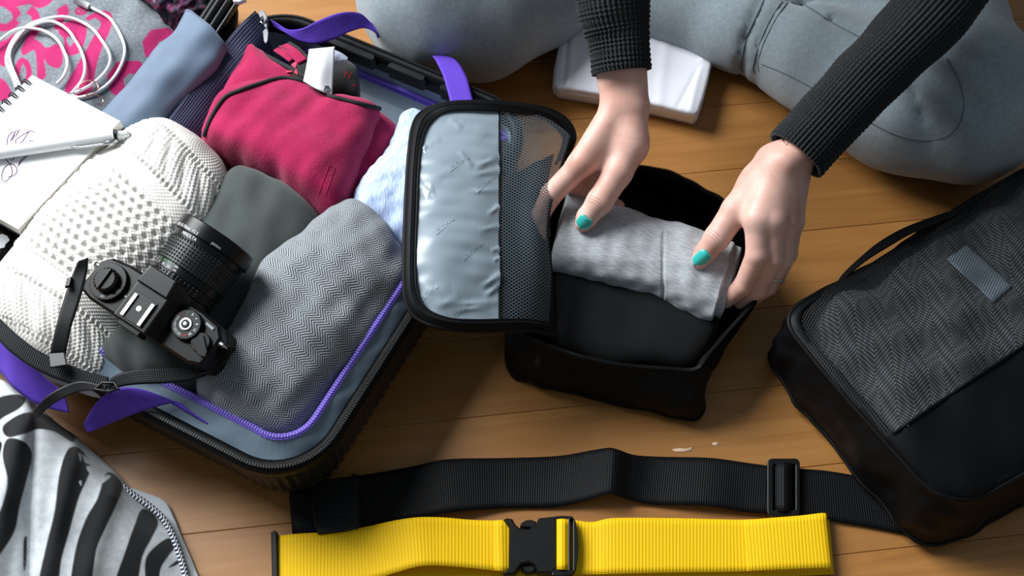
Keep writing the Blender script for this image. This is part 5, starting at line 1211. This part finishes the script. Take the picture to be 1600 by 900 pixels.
# arms inside the sleeves join the hands to the neck
VV = np.vstack(mb.V); drop = set()
for (n0, f0, fl_, elb), sh in zip(ends, (shA, shB)):
    cenf = np.array([VV[list(f)].mean(0) for f in mb.F[f0:f0 + fl_]]); fa = f0 + int(np.argmax(((cenf - cenf.mean(0)) @ (elb - cenf.mean(0)))))
    nb = np.array([.295 + (-.02 if sh is shA else .02), 1.205, .565]); cenh = np.array([VV[list(f)].mean(0) for f in mb.F[hs0:hs0 + hl0]]); order = np.argsort(np.linalg.norm(cenh - nb, axis=1)); fb = hs0 + int(order[0])
    A4 = list(mb.F[fa]); B4 = list(mb.F[fb])[::-1]; drop |= {fa, fb}
    ca, cb_ = VV[A4].mean(0), VV[B4].mean(0); path = cat_rom(np.array([ca, elb, sh, cb_]), 14)[1:-1]
    k0 = min(range(4), key=lambda k: sum(np.linalg.norm((VV[A4[i]] - ca) * 1 - (VV[B4[(i + k) % 4]] - cb_)) for i in range(4))); B4 = B4[k0:] + B4[:k0]
    prev = A4
    for i, p in enumerate(path):
        t_ = (i + 1) / 13; off4 = (VV[A4] - ca) * (1 - t_) + (VV[B4] - cb_) * t_; off4 = off4 / np.linalg.norm(off4, axis=1, keepdims=True) * .03 * min(1, 3 * t_, 3 * (1 - t_) + .2)
        ids = [mb.n + q for q in range(4)]; mb.add(p + off4, [])
        for q in range(4): mb.F.append((prev[q], prev[(q + 1) % 4], ids[(q + 1) % 4], ids[q]))
        prev = ids
    for q in range(4): mb.F.append((prev[q], prev[(q + 1) % 4], B4[(q + 1) % 4], B4[q]))
mb.F = [f for i, f in enumerate(mb.F) if i not in drop]
def skin():
    n = Nt('skin'); a = n.noise(28, 4, .6); b = n.noise(420, 3, .6)
    n.set(Base_Color=n.ramp(a, [(.3, lin((206, 152, 136))), (.5, lin((218, 172, 157))), (.72, lin((226, 186, 173)))]), Roughness=n.math('MULTIPLY_ADD', b, .2, .38))
    n.set(Subsurface_Weight=.12, Subsurface_Scale=.006); n.b.inputs['Subsurface Radius'].default_value = (1, .35, .2); n.b.inputs['Specular IOR Level'].default_value = .4
    n.bump(b, .12, .0006); return n.m
bo_ = mb.obj('body', skin(), pr, label='bare hands and head'); bt = bvh_of(bo_)
md = bo_.modifiers.new('smooth', 'SMOOTH'); md.factor = .5; md.iterations = 3
TEAL = plain('teal_varnish', (58, 190, 182), .18, coat=.6)
def nail(px, py, dpx, ln, wd, th=.0022):
    o, d = ray(px, py); h = bt.ray_cast(o, d)
    if h[0] is None: print('nail missed', px, py); return
    c = np.array(h[0]); nrm = np.array(h[1]); f = W(px + dpx[0], py + dpx[1], c[2]) - c; f -= nrm * (f @ nrm); f /= np.linalg.norm(f); s = np.cross(nrm, f)
    V = []; nu, nv = 14, 15
    for i in range(nu):
        for j in range(nv):
            x = -1 + 2 * i / (nu - 1); y = -1 + 2 * j / (nv - 1)
            wk = wd * math.sqrt(max(.015, 1 - max(0, x) ** 2.6)) * math.sqrt(max(.25, 1 - max(0, -x) ** 6 * .75))
            V.append(c + f * x * ln + s * y * wk + nrm * (.0011 - .0030 * y * y - .0012 * max(0, x) ** 2 - .0006 * (x < -.9)))
    Vg, Fg, _ = shell_geo(np.array(V).reshape(nu, nv, 3), .0009); obj('fingernail', Vg, Fg, TEAL, bo_, label='teal varnished nail')
nail(912, 349, (-6, 10), .0078, .0078); nail(1095, 405, (-12, 14), .0106, .0070)
o, d = ray(1203, 425); h = bt.ray_cast(o, d)
rc = handB['fingers'][2]; c = rc[1][0] * .45 + rc[2][0] * .55; ax = rc[2][0] - rc[1][0]; ax /= np.linalg.norm(ax); s1 = np.cross(ax, [0, 0, 1.]); s1 /= np.linalg.norm(s1); s2 = np.cross(ax, s1)
mb = MB(); mb.tube(np.array([c + (s1 * math.cos(a) + s2 * math.sin(a)) * .0112 for a in np.linspace(0, 6.283, 33)[:-1]]), .0011, 8, True); mb.obj('ring', SILVER, pr, label='thin silver finger ring')
mb = MB()
for c_, d_, l_ in (((931, 310), (.82, .42), 11), ((929, 314), (.82, .42), 12), ((927, 318), (.85, .38), 10), ((1117, 364), (.72, .62), 10), ((1114, 368), (.72, .62), 11), ((1112, 372), (.75, .58), 9)):
    mb.tube(drape(spx([(c_[0] - d_[0] * l_, c_[1] - d_[1] * l_), (c_[0] + 1, c_[1] - 1), (c_[0] + d_[0] * l_, c_[1] + d_[1] * l_)], 14), bt, -.00005, .12), np.r_[.00005, np.full(12, .00028), .00005], 5)
mb.obj('knuckle_creases', plain('crease_skin', (186, 120, 104), .6), bo_)
mb = MB()
for st in ([(1219, 212), (1226, 214), (1233, 220), (1230, 227), (1224, 221), (1219, 212)], [(1226, 214), (1224, 221)], [(1226, 214), (1230, 227)]):
    mb.tube(drape(np.array(st, float), bt, .0001, .18), .0004, 5)
mb.obj('tattoo', plain('tattoo_ink', (70, 78, 92), .8), bo_)
def hair_f(P):
    c = np.array([.295, 1.145, .825]); q = (P - c) / np.array([.092, .105, .112]); d = (np.linalg.norm(q, axis=-1) - 1) * .095
    d = smin(d, cone_d(P, np.array([.295, 1.24, .78]), np.array([.295, 1.32, .58]), .06, .035), .04)
    d = np.maximum(d, -((np.linalg.norm((P - np.array([.295, 1.0, .775])) / np.array([.07, .09, .10]), axis=-1) - 1) * .08))
    return d + .003 * np.sin(P[..., 0] * 500 + 3 * np.sin(P[..., 2] * 20))
V, F = surface_nets(hair_f, (.17, 1.0, .5), (.42, 1.40, .97), .006); obj('hair', V, F, cloth_mat('brown_hair', (62, 42, 30), (40, 27, 20), 80, 400), pr)
for s in (-1, 1):
    mb = MB(); a = np.linspace(0, math.pi, 8); c = np.array([.295 + s * .031, 1.031, .823]); V = []; 
    G = np.array([[c + .0115 * np.array([math.sin(i) * math.cos(j), math.sin(i) * math.sin(j), math.cos(i)]) for j in np.linspace(0, 6.283, 17)[:-1]] for i in np.linspace(.05, 3.09, 10)])
    mb.add(G.reshape(-1, 3), grid_faces(10, 16, True)); mb.obj('eye', WHITE_PL, pr)
